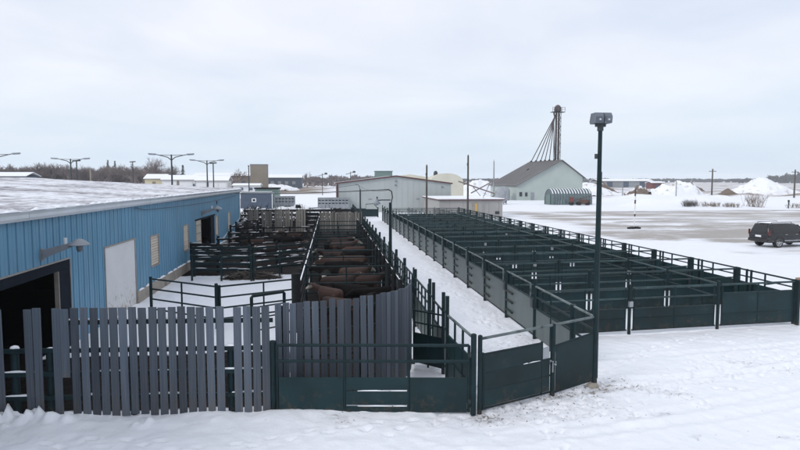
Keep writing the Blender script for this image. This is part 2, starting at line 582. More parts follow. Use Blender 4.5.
# ------------------------------------------------------------------ ground
def build_ground():
    def axis(lo, a, da, b, db, c, dc, d, hi, grow=1.16):
        xs = list(np.arange(a, b, da)) + list(np.arange(b, c, db)) + list(np.arange(c, d, dc))
        s = dc
        x = d
        while x < hi:
            xs.append(x); s *= grow; x += s
        xs.append(hi)
        left = []
        s = da * 2
        x = a - s
        while x > lo:
            left.append(x); s *= 1.2; x -= s
        left.append(lo)
        return np.array(left[::-1] + xs)
    xs = axis(-3500, -9, 0.07, 19, 0.3, 50, 1.2, 150, 3500)
    ys = axis(-600, 9.4, 0.055, 20, 0.16, 62, 1.0, 200, 3500)
    X, Y = np.meshgrid(xs, ys)
    n1 = fbm(X * 0.35, Y * 0.35, 3)
    n2 = fbm(X * 1.7, Y * 1.7, 11)
    n3 = fbm(X * 4.2, Y * 4.2, 23, 3)
    near = 1 - sstep(60, 120, np.hypot(X, Y))
    Z = near * ((n1 - 0.5) * 0.10 + (n2 - 0.5) * 0.045 + (n3 - 0.5) * 0.055)
    inb = rect(X, Y, -45, -8.3, -30, 56, 0.3)
    Z = Z * (1 - inb)
    # drift along the foot of the front fence
    d = np.abs(Y - (13.15 - 0.02 * X))
    along = sstep(-9.5, -8, X) * (1 - sstep(2.6, 3.4, X))
    Z += along * np.exp(-(d / 0.45) ** 2) * (0.07 + 0.16 * (n2 - 0.35)) * 0.8
    # chunks of shovelled snow at the left end
    for cx, cy, r, h in ((-6.42, 13.42, 0.20, 0.15), (-6.22, 13.36, 0.13, 0.13), (-6.52, 13.30, 0.10, 0.09), (-6.78, 13.5, 0.24, 0.13), (-6.62, 13.25, 0.12, 0.08), (-7.0, 13.45, 0.22, 0.15), (-7.12, 13.3, 0.12, 0.1), (-7.3, 13.5, 0.3, 0.13), (-6.33, 13.2, 0.07, 0.06), (-6.85, 13.15, 0.08, 0.06), (-5.95, 13.25, 0.2, 0.12), (-5.6, 13.2, 0.16, 0.08), (-4.0, 12.95, 0.25, 0.07), (-2.4, 12.9, 0.2, 0.05)):
        rr = np.hypot(X - cx, Y - cy) / r
        Z += h * np.clip(1 - rr ** 2, 0, 1) ** 0.7 * np.clip(3.2 * fbm(X * 9, Y * 9, 31, 2) - 0.7, 0.3, 1.7)
    # hoof and boot prints in the alley and in front of the gates
    rg = np.random.RandomState(5)

    def press(cx, cy, a, l, w, dep):
        i0, i1 = np.searchsorted(ys, (cy - .5, cy + .5)); j0, j1 = np.searchsorted(xs, (cx - .5, cx + .5))
        if i1 - i0 < 3 or j1 - j0 < 3:
            return
        dx = X[i0:i1, j0:j1] - cx; dy = Y[i0:i1, j0:j1] - cy
        u = (dx * math.cos(a) + dy * math.sin(a)) / l; v = (-dx * math.sin(a) + dy * math.cos(a)) / w
        q = np.sqrt(u * u + v * v)
        Z[i0:i1, j0:j1] += -dep * (1 - sstep(.6, 1.05, q)) + dep * .35 * np.exp(-((q - 1.35) / .25) ** 2)
    for i in range(420):
        press(rg.uniform(3.3, 6.4), 12.9 + rg.uniform(0, 1) ** 1.5 * 22, rg.uniform(0, 6.28), .10, .085, .05)
    for i in range(260):
        t = rg.uniform(0, 1)
        press(3 + t * 14 + rg.normal(0, 1.4), 12.2 + t * 5 + rg.normal(0, .7), rg.uniform(0, 6.28), .13, .07, .045)
    for (x0, y0), (x1, y1) in (((4.2, 10.2), (6.9, 14.6)), ((6.9, 14.6), (13.0, 18.6)), ((-3.0, 11.3), (4.0, 12.2)), ((9.0, 10.0), (17.0, 13.5)), ((7.2, 13.6), (16.5, 14.8)), ((-6.0, 12.0), (-2.0, 11.2))):
        n = int(math.hypot(x1 - x0, y1 - y0) / .36); a = math.atan2(y1 - y0, x1 - x0)
        for k in range(n):
            u = k / n; sd = .12 if k % 2 else -.12
            bow = .5 * math.sin(math.pi * u)
            press(x0 + (x1 - x0) * u - math.sin(a) * (sd + bow) + rg.normal(0, .04), y0 + (y1 - y0) * u + math.cos(a) * (sd + bow) + rg.normal(0, .04), a + rg.normal(0, .15), .15, .065, .055)
    # wheel ruts curving past the gates towards the lot
    ruts = np.zeros_like(X)
    for c0, c1, c2, gap in ((10.3, 0.02, 0.018, 1.7), (11.9, 0.10, 0.020, 1.7), (15.2, -0.02, 0.012, 1.8)):
        yc = c0 + c1 * X + c2 * X * X * 0.5
        for s_ in (-gap / 2, gap / 2):
            q = np.abs(Y - yc - s_ - 0.10 * (fbm(X * 0.5, Y * 0 + c0, 90) - 0.5))
            on = sstep(1.5, 5, X) * (1 - sstep(20, 26, X)) * (0.5 + 0.7 * fbm(X * 0.9, Y * 0.9, 91))
            g_ = np.exp(-(q / 0.14) ** 2)
            Z += near * on * (-0.035 * g_ + 0.02 * np.exp(-((q - 0.27) / 0.09) ** 2))
            ruts = np.maximum(ruts, on * g_)
    # ploughed bank along the far side of the lot
    bank = np.exp(-((Y - (112 - 0.10 * (X - 55) + 4 * (fbm(X * 0.05, Y * 0 + 3, 9) - 0.5))) / 5.5) ** 2)
    bank *= sstep(56, 63, X) * (1 - sstep(72, 84, X))
    Z += bank * (0.5 + 2.4 * fbm(X * 0.11, Y * 0.13, 41))
    bank2 = np.exp(-((Y - 122) / 7.0) ** 2) * sstep(66, 80, X) * (1 - sstep(150, 170, X))
    Z += bank2 * (0.25 + 0.9 * fbm(X * 0.09, Y * 0.1, 47))
    bank3 = np.exp(-((Y - 138) / 9) ** 2) * sstep(60, 72, X) * (1 - sstep(95, 110, X))
    Z += bank3 * 2.6 * fbm(X * 0.12, Y * 0.12, 49)
    # rough ground with ploughed dirt and snow beyond
    rough = sstep(150, 175, Y) * (1 - sstep(330, 420, Y)) * sstep(30, 60, X) * (1 - sstep(170, 230, X))
    Z += rough * 3.2 * np.clip(fbm(X * 0.045, Y * 0.04, 53) - 0.42, 0, 1)
    # the pens stand on mud trodden a little below the snow
    mud = np.maximum(rect(X, Y, -1.1, 2.35, 16.4 - 2.5 * (1 - sstep(0.8, 1.8, X)), 56.5, 0.25), rect(X, Y, -8.6, -0.9, 33.4, 57, 0.5))
    mud = np.maximum(mud, 0.9 * rect(X, Y, -8.6, -1.15, 13.75, 18.3, 0.5))
    mud = np.maximum(mud, rect(X, Y, -45, -8.45, -30, 56, 0.15))
    mud = np.maximum(mud, 1.0 * rect(X, Y, -12.5, 2.7, 56, 84, 0.8))
    mud = np.maximum(mud, 0.22 * rect(X, Y, 7.2, 16.2, 20.5, 76, 0.5))
    pool = rect(X, Y, 19, 84, 44, 96, 3.5)
    lane = Y - (44 + 0.42 * (X - 30))
    grav = 0.80 * rect(X, Y, 26, 130, 46, 98, 4.5)
    grav = np.maximum(grav, 1.05 * rect(X, Y - 0.10 * (X - 40), 31, 85, 46, 57, 3.0))
    grav = np.maximum(grav, 0.95 * rect(X, Y, 24, 62, 49, 61, 4.0))
    grav = np.maximum(grav, 0.95 * rect(X, Y, 56, 110, 75, 92, 5))
    grav = np.maximum(grav, 0.80 * rect(X, Y, 34, 95, 61, 74, 3))
    grav = np.maximum(grav, 0.55 * rect(X, Y, 28, 60, 37.5, 43, 1.5))
    field = rect(X, Y, -75, 4, 215, 470, 25) * 0.95
    field = np.maximum(field, 0.66 * rect(X, Y, 45, 900, 158, 1400, 14))
    field = np.maximum(field, 0.45 * rect(X, Y, -3000, 3000, 400, 3300, 60))
    trod = 0.36 * rect(X, Y, 2.8, 6.8, 12, 80, 0.3) + 0.19 * rect(X, Y, -9, 22, 9, 18.6, 1.5)
    for cx, cy, r in ((7.36, 12.31, 0.35), (7.35, 11.04, 0.3), (9.13, 10.83, 0.32), (9.4, 10.6, 0.2), (6.95, 14.0, 0.55), (7.6, 13.8, 0.6), (7.3, 14.6, 0.5), (11.6, 15.6, 0.6), (8.4, 13.4, 0.5), (13.3, 13.9, 0.55), (0.2, 12.6, 0.5), (3.4, 12.4, 0.4), (16.6, 19.2, 0.6)):
        trod = trod + 0.50 * np.exp(-(((X - cx) / r) ** 2 + ((Y - cy) / (r * 0.6)) ** 2))
    trod = trod + 0.20 * ruts
    foot = lambda a, b: np.hypot(X - (a[0] + (b[0] - a[0]) * np.clip(((X - a[0]) * (b[0] - a[0]) + (Y - a[1]) * (b[1] - a[1])) / ((b[0] - a[0]) ** 2 + (b[1] - a[1]) ** 2), 0, 1)),
                                 Y - (a[1] + (b[1] - a[1]) * np.clip(((X - a[0]) * (b[0] - a[0]) + (Y - a[1]) * (b[1] - a[1])) / ((b[0] - a[0]) ** 2 + (b[1] - a[1]) ** 2), 0, 1)))
    for a, b in (((-1.3, 13.3), (3.1, 12.7)), ((3.3, 12.75), (5.3, 13.65)), ((5.3, 13.65), (6.6, 14.2)), ((6.6, 14.2), (6.6, 80)), ((3.0, 15), (3.0, 83)), ((6.6, 18.65), (16.6, 19.5)), ((16.6, 19.5), (16.6, 76))):
        trod = trod + 0.17 * np.exp(-(foot(a, b) / 0.35) ** 2)
    trod += 0.10 * fbm(X * 0.3, Y * 0.3, 77) * near
    ny, nx = X.shape
    co = np.stack([X, Y, Z], -1).reshape(-1, 3).astype(np.float32)
    idx = np.arange(nx * ny).reshape(ny, nx)
    q = np.stack([idx[:-1, :-1], idx[:-1, 1:], idx[1:, 1:], idx[1:, :-1]], -1).reshape(-1, 4)
    me = bpy.data.meshes.new('ground')
    me.vertices.add(len(co)); me.vertices.foreach_set('co', co.ravel())
    me.loops.add(q.size); me.loops.foreach_set('vertex_index', q.ravel().astype(np.int32))
    me.polygons.add(len(q)); me.polygons.foreach_set('loop_start', np.arange(0, q.size, 4, dtype=np.int32))
    me.update(calc_edges=True)
    me.polygons.foreach_set('use_smooth', [True] * len(q))
    for nm, a in (('mud', mud), ('gravel', grav), ('field', field), ('trodden', trod)):
        at = me.attributes.new(nm, 'FLOAT', 'POINT')
        at.data.foreach_set('value', a.reshape(-1).astype(np.float32))
    me.materials.append(MATS['ground'])
    tag(link('ground', me), kind='structure')


build_ground()


# ------------------------------------------------------------------ snow lying on things
def snow_strip(a, b, w, h, seed, parent, gaps=0.35):
    """broken little ridge of snow along the top of a rail or plank, from a to b (parent's space)"""
    r = random.Random(seed)
    m = MB()
    a, b = Vector(a), Vector(b)
    d = b - a
    L = d.length
    d.normalize()
    s = d.cross(Vector((0, 0, 1))).normalized()
    x = r.uniform(0, 0.3)
    while x < L - 0.1:
        l = min(r.uniform(0.15, 0.9), L - x)
        n = max(3, int(l / 0.12))
        vs = []
        for i in range(n + 1):
            t = i / n
            k = math.sin(math.pi * min(1, max(0.08, t) if t < .5 else max(0.08, 1 - t)) if True else 0)
            hh = h * (0.25 + 0.75 * min(1, 3 * min(t, 1 - t) + 0.05)) * r.uniform(0.7, 1.2)
            c = a + d * (x + l * t)
            vs += [c - s * w / 2, c - s * w * 0.25 + Vector((0, 0, hh)), c + s * w * 0.25 + Vector((0, 0, hh)), c + s * w / 2]
        fs = []
        for i in range(n):
            for k in range(3):
                fs.append((i * 4 + k, i * 4 + k + 1, i * 4 + k + 5, i * 4 + k + 4))
        fs += [(0, 3, 2, 1), (n * 4, n * 4 + 1, n * 4 + 2, n * 4 + 3)]
        m.add(vs, fs)
        x += l + (r.uniform(0.1, 0.5 + 1.9 * gaps) if r.random() < gaps * 2 else 0.02)
    if m.v:
        return tag(m.build('snow_cap', 'snow', parent, True), kind='stuff')


# ------------------------------------------------------------------ the long blue building
def blue_building():
    t = thing('blue_building', 'long blue corrugated metal barn with a snow covered low roof', 'barn', (-8.2, 0, 0))
    Y0, Y1 = 2.0, 55.6
    ZT = 4.25
    # openings on the alley side: (y0, y1, z0, z1)
    big = (11.0, 19.75, 0.0, 2.62)
    dr2 = (37.7, 43.6, 0.55, 2.68)
    wins = [(28.35, 29.6, 1.26, 2.60), (34.55, 35.7, 1.24, 2.62), (44.0, 45.0, 1.28, 2.58), (49.3, 50.4, 1.25, 2.56)]
    wdoor = (22.75, 26.1, 0.0, 2.72)
    holes = [big, dr2, wdoor] + wins
    m = MB()
    pitch = 0.42
    y = Y0
    cuts = sorted({h for o in holes for h in o[:2]})

    def zspans(yc):
        z = [(0.0 if yc < 26.1 else 0.50, ZT)]
        for o in holes:
            if o[0] < yc < o[1]:
                nz = []
                for a, b in z:
                    if o[2] > a:
                        nz.append((a, min(b, o[2])))
                    if o[3] < b:
                        nz.append((max(a, o[3]), b))
                z = nz
        return [s for s in z if s[1] - s[0] > 0.01]
    prof = []       # (y, x offset) breakpoints of ribbed sheet
    while y < Y1:
        prof += [(y, 0.05), (y + 0.16, 0.05), (y + 0.175, 0.062), (y + 0.205, 0.062), (y + 0.22, 0.05), (y + 0.335, 0.05), (y + 0.35, 0.0), (y + 0.405, 0.0)]
        y += pitch
    prof.append((Y1, 0.05))

    def off(yy):
        for i in range(len(prof) - 1):
            if prof[i][0] <= yy <= prof[i + 1][0]:
                a, b = prof[i], prof[i + 1]
                return a[1] + (b[1] - a[1]) * ((yy - a[0]) / max(1e-6, b[0] - a[0]))
        return 0.0
    ys = sorted({p[0] for p in prof if p[0] <= Y1} | set(cuts) | {26.1})
    for a, b in zip(ys[:-1], ys[1:]):
        if b - a < 1e-4:
            continue
        xa, xb = off(a), off(b)
        for z0, z1 in zspans((a + b) / 2):
            m.add([(xa, a, z0), (xb, b, z0), (xb, b, z1), (xa, a, z1)], [(0, 1, 2, 3)])
    m.build('wall', 'blue_metal', t)
    # far gable, back and near walls, inner skin
    m = MB()
    m.prism([(-35.6, 0.0), (-0.02, 0.0), (-0.02, 4.28), (-17.8, 5.24), (-35.6, 4.28)], 55.45, 55.6)
    m.build('end_wall', 'blue_metal', t)
    m = MB()
    m.box(-35.6, -35.4, Y0, 55.4, 0, 4.2)
    m.build('back_wall', 'blue_metal', t)
    m = MB()
    m.prism([(-35.6, 0.0), (-0.02, 0.0), (-0.02, 4.28), (-17.8, 5.24), (-35.6, 4.28)], Y0, Y0 + 0.1)
    m.build('end_wall', 'blue_metal', t)
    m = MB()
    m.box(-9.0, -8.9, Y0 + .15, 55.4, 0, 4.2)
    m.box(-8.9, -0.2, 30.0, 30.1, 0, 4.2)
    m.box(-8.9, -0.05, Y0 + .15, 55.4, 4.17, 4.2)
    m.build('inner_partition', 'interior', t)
    # roof deck + snow sheet (slightly uneven)
    m = MB()
    m.prism([(0.22, 4.30), (0.22, 4.36), (-17.8, 5.33), (-35.9, 4.36), (-35.9, 4.30), (-17.8, 5.27)], Y0 - 0.3, 55.9)
    roof = m.build('roof', 'shed_roof', t)
    xs = np.concatenate([np.linspace(0.20, -1.0, 9), np.linspace(-1.2, -17.8, 56), np.linspace(-18.1, -35.8, 30)])
    yy = np.concatenate([np.linspace(Y0 - 0.28, 13, 24), np.linspace(13.15, 32, 130), np.linspace(32.3, 55.85, 80)])
    Xg, Yg = np.meshgrid(xs, yy)
    zr = 4.36 + (0.22 - np.where(Xg > -17.8, Xg, -35.6 - Xg)) * (0.97 / 18.02)
    zz = zr + 0.012 + 0.075 * fbm(Xg * 0.9, Yg * 0.45, 61) + 0.03 * fbm(Xg * 3, Yg * 2.2, 62)
    e = sstep(0.205, 0.02 , Xg) if False else np.clip((0.2 - Xg) / 0.25, 0, 1)
    zz = zr + 0.012 + (zz - zr - 0.012) * (0.25 + 0.75 * e)
    ny, nx = Xg.shape
    ix = np.arange(nx * ny).reshape(ny, nx)
    q = np.stack([ix[:-1, :-1], ix[1:, :-1], ix[1:, 1:], ix[:-1, 1:]], -1).reshape(-1, 4)
    mm = MB(); mm.v = [tuple(p) for p in np.stack([Xg, Yg, zz], -1).reshape(-1, 3)]; mm.f = [tuple(int(i) for i in f) for f in q]; mm.mi = [0] * len(mm.f)
    mm.build('roof_snow', 'roof_snow', roof, True)
    # gutter: white box sections with seams
    seams = [Y0, 6.2, 11.6, 17.0, 22.4, 27.9, 33.4, 38.9, 44.4, 49.9, 55.8]
    for i in range(len(seams) - 1):
        m = MB()
        a, b = seams[i] + 0.012, seams[i + 1] - 0.012
        pf = [(0.06, 4.12), (0.20, 4.12), (0.24, 4.20), (0.23, 4.29), (0.27, 4.37), (0.25, 4.395), (0.06, 4.30)]
        m.prism(pf, a, b)
        m.build('gutter_section', 'white_trim', t)
    m = MB()
    r = random.Random(5)
    snow_strip((0.24, 12.0, 4.39), (0.24, 55.5, 4.39), 0.16, 0.055, 17, t, 0.2)
    # foundation of concrete with a ledge of snow
    m = MB(); m.box(-0.2, 0.13, 26.15, 55.62, 0, 0.50)
    fd = m.build('foundation', 'concrete', t)
    snow_strip((0.10, 26.3, 0.50), (0.10, 55.2, 0.50), 0.09, 0.07, 18, fd, 0.3)
    # big open doorway: trim, header, posts
    m = MB()
    m.box(-0.05, 0.09, big[1], big[1] + 0.035, 0, big[3] + 0.16)
    m.box(-0.05, 0.09, big[0] - 0.1, big[1] - 0.002, big[3] + 0.12, big[3] + 0.16)
    m.build('door_trim', 'frame_tan', t)
    m = MB(); m.box(-0.02, 0.07, big[0], big[1] - 0.003, big[3] - 0.16, big[3] + 0.117)
    m.build('door_header', 'navy_trim', t)
    m = MB(); m.box(-0.02, 0.07, big[1] - 0.82, big[1] - 0.003, 0, big[3] - 0.165)
    m.build('door_leaf', 'navy_trim', t)
    m = MB(); m.box(-0.03, 0.10, big[1] - 0.87, big[1] - 0.83, 0, big[3] - 0.165)
    m.build('door_post', 'frame_tan', t)
    # white loading door
    m = MB(); m.box(-0.04, 0.05, wdoor[0], wdoor[1], 0.0, wdoor[3])
    wd = m.build('loading_door', 'white_panel', t)
    m = MB()
    m.box(-0.05, 0.08, wdoor[0] - 0.06, wdoor[0] - 0.003, 0, wdoor[3] + 0.06)
    m.box(-0.05, 0.08, wdoor[1] + 0.003, wdoor[1] + 0.1, 0, wdoor[3] + 0.06)
    m.box(-0.05, 0.08, wdoor[0], wdoor[1], wdoor[3] + 0.003, wdoor[3] + 0.06)
    m.build('door_frame', 'frame_tan', wd)
    # windows with pale blinds
    for w in wins:
        m = MB()
        m.box(-0.02, 0.075, w[0] - 0.06, w[0], w[2] - 0.06, w[3] + 0.06)
        m.box(-0.02, 0.075, w[1], w[1] + 0.06, w[2] - 0.06, w[3] + 0.06)
        m.box(-0.02, 0.075, w[0] + .001, w[1] - .001, w[3], w[3] + 0.06)
        m.box(-0.02, 0.095, w[0] + .001, w[1] - .001, w[2] - 0.06, w[2])
        fr = m.build('window', 'frame_tan', t)
        n = 11
        me = MB().box(0.0, 0.045, 0, w[1] - w[0] - 0.01, 0, (w[3] - w[2]) / n * 0.84).mesh('slat', 'beige_blind')
        for i in range(n):
            link('slat', me, fr, (0.0, w[0] + 0.005, w[2] + 0.01 + i * (w[3] - w[2]) / n), (0, -0.18, 0))
        m = MB(); m.box(-0.08, -0.02, w[0], w[1], w[2], w[3]); m.build('pane', 'frame_tan', fr)
    # second doorway: pale louvred leaf folded at its near side, dark opening, blue leaf
    m = MB(); m.box(-0.02, 0.08, 37.7, 39.05, 0.5, 2.72)
    lf = m.build('door_leaf', 'beige_blind', t)
    me = MB().box(0.082, 0.11, 37.75, 39.0, 0, 0.05).mesh('slat', 'frame_tan')
    for i in range(4):
        link('slat', me, lf, (0, 0, 0.9 + i * 0.5))
    m = MB(); m.box(-0.02, 0.07, 42.3, 43.55, 0.5, 2.66)
    m.build('door_leaf', 'navy_trim', t)
    m = MB(); m.box(-0.04, 0.09, 37.55, 43.75, 2.70, 2.80); m.build('door_header', 'navy_trim', t)
    # goose-neck yard lamps bolted to the wall
    for yb, s in ((17.95, 1.0), (39.4, 1.0)):
        m = MB()
        m.box(0.045, 0.11, yb - 0.09, yb + 0.09, 2.92, 3.26)
        pts = [Vector((0.11, yb, 3.10)), Vector((1.05, yb + 0.12, 3.42))]
        d = (pts[1] - pts[0]).normalized(); sd = Vector((-d.y, d.x, 0)).normalized()
        vs = []
        for p, hh, ww in ((pts[0], 0.26, 0.10), (pts[1], 0.10, 0.07)):
            for i, j in ((-1, -1), (1, -1), (1, 1), (-1, 1)):
                vs.append(p + sd * ww / 2 * i + Vector((0, 0, hh / 2 * j)))
        m.add(vs, [(3, 2, 1, 0), (4, 5, 6, 7), (0, 1, 5, 4), (1, 2, 6, 5), (2, 3, 7, 6), (3, 0, 4, 7)])
        lp = m.build('wall_lamp', 'lamp_grey', t)
        c = pts[1]
        m = MB(); m.lathe([(0.04, 0.10), (0.10, 0.08), (0.20, 0.01), (0.29, -0.07), (0.285, -0.085), (0.18, -0.05), (0.05, -0.01)][::-1], (c.x, c.y, c.z), 18)
        m.build('lamp_shade', 'lamp_grey', lp, True)
        m = MB(); m.lathe([(0.05, -0.02), (0.09, -0.09), (0.09, -0.17), (0.07, -0.25), (0.03, -0.28)][::-1], (c.x, c.y, c.z), 12)
        m.build('lamp_globe', 'lamp_grey', lp, True)
        m = MB(); q = pts[0] + (pts[1] - pts[0]) * 0.62
        m.tube([q + Vector((0, 0, 0.08)), q + Vector((0, 0, 0.26))], 0.05, 8)
        m.build('photocell', 'lens', lp)
    # cable strung under the eave
    m = MB()
    pts = []
    for i in range(25):
        yv = 26.2 + i * 1.2
        pts.append((0.12, yv, 3.92 - 0.18 * math.sin(math.pi * i / 24) + (0.12 if i < 1 else 0)))
    m.tube(pts, 0.014, 5); m.build('cable', 'dark_steel', t)
    m = MB(); m.tube([(0.09, 55.45, 0.05), (0.09, 55.45, 4.1)], 0.05, 8); m.build('downspout', 'white_trim', t)
    m = MB(); m.bar((0.10, 46.2, 0.72), (0.10, 55.3, 1.75), 0.05, 0.09); m.build('sloping_trim', 'white_trim', t)
    for yb, ln in ((44.6, 0),):
        m = MB(); m.tube([(0.06, yb, 3.45), (0.06, yb, 3.70)], 0.06, 8); m.build('vent', 'dark_steel', t)


blue_building()


# ------------------------------------------------------------------ board fences
def board_mesh(mname):
    return MB().box(-0.5, 0.5, -0.5, 0.5, 0, 1).mesh('board', mname)


BOARD = board_mesh('board_paint')
OLDB = board_mesh('old_board')


def put_board(me, parent, x, y, z0, w, h, rot, th=0.032, tilt=0.0):
    return link('board', me, parent, (x, y, z0), (0, tilt, rot), (w, th, h))


def front_fence():
    a, b = (-8.15, 13.72), (-1.28, 13.30)
    rz = ang(a, b)
    t = thing('board_fence', 'blue-grey vertical board windbreak fence beside the open barn doorway', 'fence', (a[0], a[1], 0), rz)
    L = dist(a, b)
    r = random.Random(3)

    def lx(x):          # world X -> distance along the fence
        return (x - a[0]) / math.cos(rz)
    # centres of the boards in world X, with the gaps the fence has
    xs = [-7.10, -6.482, -6.303, -5.893, -5.722] + [-5.513 + 0.2063 * i for i in range(16)] + [-2.038, -1.835, -1.632, -1.43]
    for i, x in enumerate(xs):
        top = 2.44 + r.uniform(-0.018, 0.018)
        z0 = 0.03 + r.uniform(0, 0.05)
        w = 0.163 + r.uniform(-0.006, 0.006)
        if i == 4:
            z0 = 0.92; top = 2.42
        put_board(BOARD, t, lx(x), -0.052 - r.uniform(0, 0.012), z0, w, top - z0, r.uniform(-0.02, 0.02), tilt=r.uniform(-0.005, 0.005))
    for z in (0.45, 0.98, 1.50, 2.12):
        x0 = 0.0 if z < 1.6 else lx(-5.98)
        m = MB(); m.bar((x0, 0, z), (L, 0, z), 0.05, 0.10)
        rl = m.build('rail', 'green_paint', t)
        snow_strip((x0, -0.0, z + 0.05), (L, 0, z + 0.05), 0.05, 0.035, int(z * 100), rl, 0.45)
    for x, h in ((-6.87, 1.50), (-6.12, 1.45), (-2.22, 1.50), (-4.35, 1.5)):
        m = MB(); m.tube([(lx(x), 0.09, -0.1), (lx(x), 0.09, h)], 0.085, 10)
        p = m.build('post', 'green_paint', t, True)
        m = MB(); m.lathe([(0.085, 0), (0.10, 0.03), (0.075, 0.08), (0.02, 0.10)], (lx(x), 0.09, h), 10)
        m.build('snow_cap', 'snow', p, True)


front_fence()


def sweep_fence():
    """boards bent round a crowding sweep behind the front gate"""
    t = thing('board_fence', 'curved grey board sweep fence standing behind the front sheet gate', 'fence', (0, 0, 0))
    pts = [(-1.18, 13.74), (-0.5, 13.83), (0.2, 13.95), (0.80, 14.10), (1.30, 14.36), (1.68, 14.74), (1.95, 15.22), (2.12, 15.75), (2.22, 16.35)]
    P = []
    for i in range(len(pts) - 1):
        for k in range(20):
            u = k / 20
            P.append((pts[i][0] + (pts[i + 1][0] - pts[i][0]) * u, pts[i][1] + (pts[i + 1][1] - pts[i][1]) * u))
    P.append(pts[-1])
    # smooth
    for _ in range(30):
        P = [P[0]] + [((P[i - 1][0] + 2 * P[i][0] + P[i + 1][0]) / 4, (P[i - 1][1] + 2 * P[i][1] + P[i + 1][1]) / 4) for i in range(1, len(P) - 1)] + [P[-1]]
    r = random.Random(9)
    acc = 0
    nxt = 0.0
    for i in range(len(P) - 1):
        s = dist(P[i], P[i + 1])
        while nxt <= acc + s:
            u = (nxt - acc) / s
            x = P[i][0] + (P[i + 1][0] - P[i][0]) * u
            y = P[i][1] + (P[i + 1][1] - P[i][1]) * u
            dense = x > 1.0
            step = 0.165 if dense else (0.152 if x < -0.85 else 0.192)
            top = 2.40 + 0.06 * sstep(0, 3.5, np.array(x + 1.2)) + r.uniform(-0.025, 0.025)
            z0 = 0.06 + r.uniform(0, 0.04)
            put_board(BOARD, t, x, y, z0, 0.148 + r.uniform(-0.008, 0.008), float(top) - z0, ang(P[i], P[i + 1]) + r.uniform(-.03, .03), tilt=r.uniform(-0.01, 0.01))
            nxt += step
        acc += s
    for z in (0.5, 1.1, 1.7, 2.2):
        m = MB(); m.tube([(p[0] - 0.02, p[1] + 0.075, z) for p in P[::8] + [P[-1]]], 0.035, 6)
        m.build('rail', 'green_paint', t, True)
    for k in (2, 58, 96, 130, 160):
        p = P[min(k, len(P) - 1)]
        m = MB(); m.tube([(p[0] - 0.02, p[1] + 0.17, -0.1), (p[0] - 0.02, p[1] + 0.17, 2.3)], 0.06, 8)
        m.build('post', 'green_paint', t, True)


sweep_fence()


# ------------------------------------------------------------------ front gates
def pole(name, label, cat, x, y, h, r=0.06, m_='green_paint', cap=True):
    t = thing(name, label, cat, (x, y, 0))
    MB().tube([(0, 0, -0.15), (0, 0, h)], r, 10).build('post', m_, t, True)
    if cap:
        MB().lathe([(r * 1.08, 0.002), (r * 1.0, 0.012), (r * 0.4, 0.03)], (0, 0, h), 10).build('cap', m_, t, True)
    return t


def front_gate():
    a, b = (-1.20, 13.26), (3.02, 12.74)
    L = dist(a, b)
    t = thing('sheet_gate', 'long dark green sheet gate with two pipe rails in front of curved boards', 'gate', (a[0], a[1], 0), ang(a, b))
    for z in (1.56, 1.20):
        MB().tube([(0, 0, z), (L, 0, z)], 0.036, 8).build('rail', 'green_paint', t, True)
    MB().tube([(0, 0, 0.09), (L, 0, 0.09)], 0.03, 8).build('rail', 'green_paint', t, True)
    for x in (0.0, 1.50, 2.92, L):
        MB().tube([(x, 0.0, 0.06), (x, 0.0, 1.56)], 0.034, 8).build('upright', 'green_paint', t, True)
    for x0, x1 in ((0.04, 1.47), (2.95, L - 0.04)):
        MB().box(x0, x1, -0.03, -0.012, 0.05, 0.84).build('sheet', 'green_sheet', t)
    # middle of the gate: three planks with snow on their edges
    for z0, z1 in ((0.05, 0.19), (0.22, 0.53), (0.56, 0.84)):
        MB().box(1.53, 2.90, -0.028, -0.010, z0, z1).build('plank', 'green_sheet', t)
    snow_strip((1.6, -0.03, 0.535), (2.88, -0.03, 0.535), 0.03, 0.02, 5, t, 0.1)
    snow_strip((1.55, -0.03, 0.19), (2.88, -0.03, 0.19), 0.03, 0.02, 6, t, 0.1)
    m = MB()
    for z in (0.3, 1.35):
        m.box(L - 0.02, L + 0.10, -0.03, 0.03, z - 0.05, z + 0.05)
    m.build('hinge', 'dark_steel', t)
    return t


front_gate()
p = pole('gate_post', 'dark green pipe post at the barn-side end of the front sheet gate', 'post', -1.30, 13.33, 1.62, 0.09)
pole('gate_post', 'left post of the pair where two front gates meet', 'post', 3.12, 12.72, 1.80, 0.062)
pole('gate_post', 'right post of the pair where two front gates meet', 'post', 3.27, 12.74, 1.76, 0.05)


def corner_gate():
    a, b = (3.34, 12.76), (5.22, 13.62)
    L = dist(a, b)
    t = thing('sheet_gate', 'low green three-plank gate closing the snowy alley', 'gate', (a[0], a[1], 0), ang(a, b))
    for z0, z1, sl in ((0.14, 0.50, 0), (0.53, 0.90, 0), (0.93, 1.32, 0)):
        MB().box(0.03, L - (0.30 if z0 > 0.9 else 0.03), -0.02, 0.0, z0, z1).build('plank', 'green_sheet', t)
    for z in (0.10, 0.515, 0.915, 1.34):
        MB().tube([(0, 0.0, z), (L - (0.28 if z > 1.2 else 0), 0.0, z)], 0.026, 8).build('rail', 'green_paint', t, True)
    for x in (0.0, L - 0.28):
        MB().tube([(x, 0.0, 0.08), (x, 0.0, 1.38)], 0.03, 8).build('upright', 'green_paint', t, True)
    snow_strip((0.9, -0.02, 0.93), (L - 0.35, -0.02, 0.93), 0.03, 0.015, 15, t, 0.1)
    MB().box(L - 0.24, L - 0.03, 0.004, 0.016, 0.94, 1.22).build('latch_plate', 'galv', t)
    return t


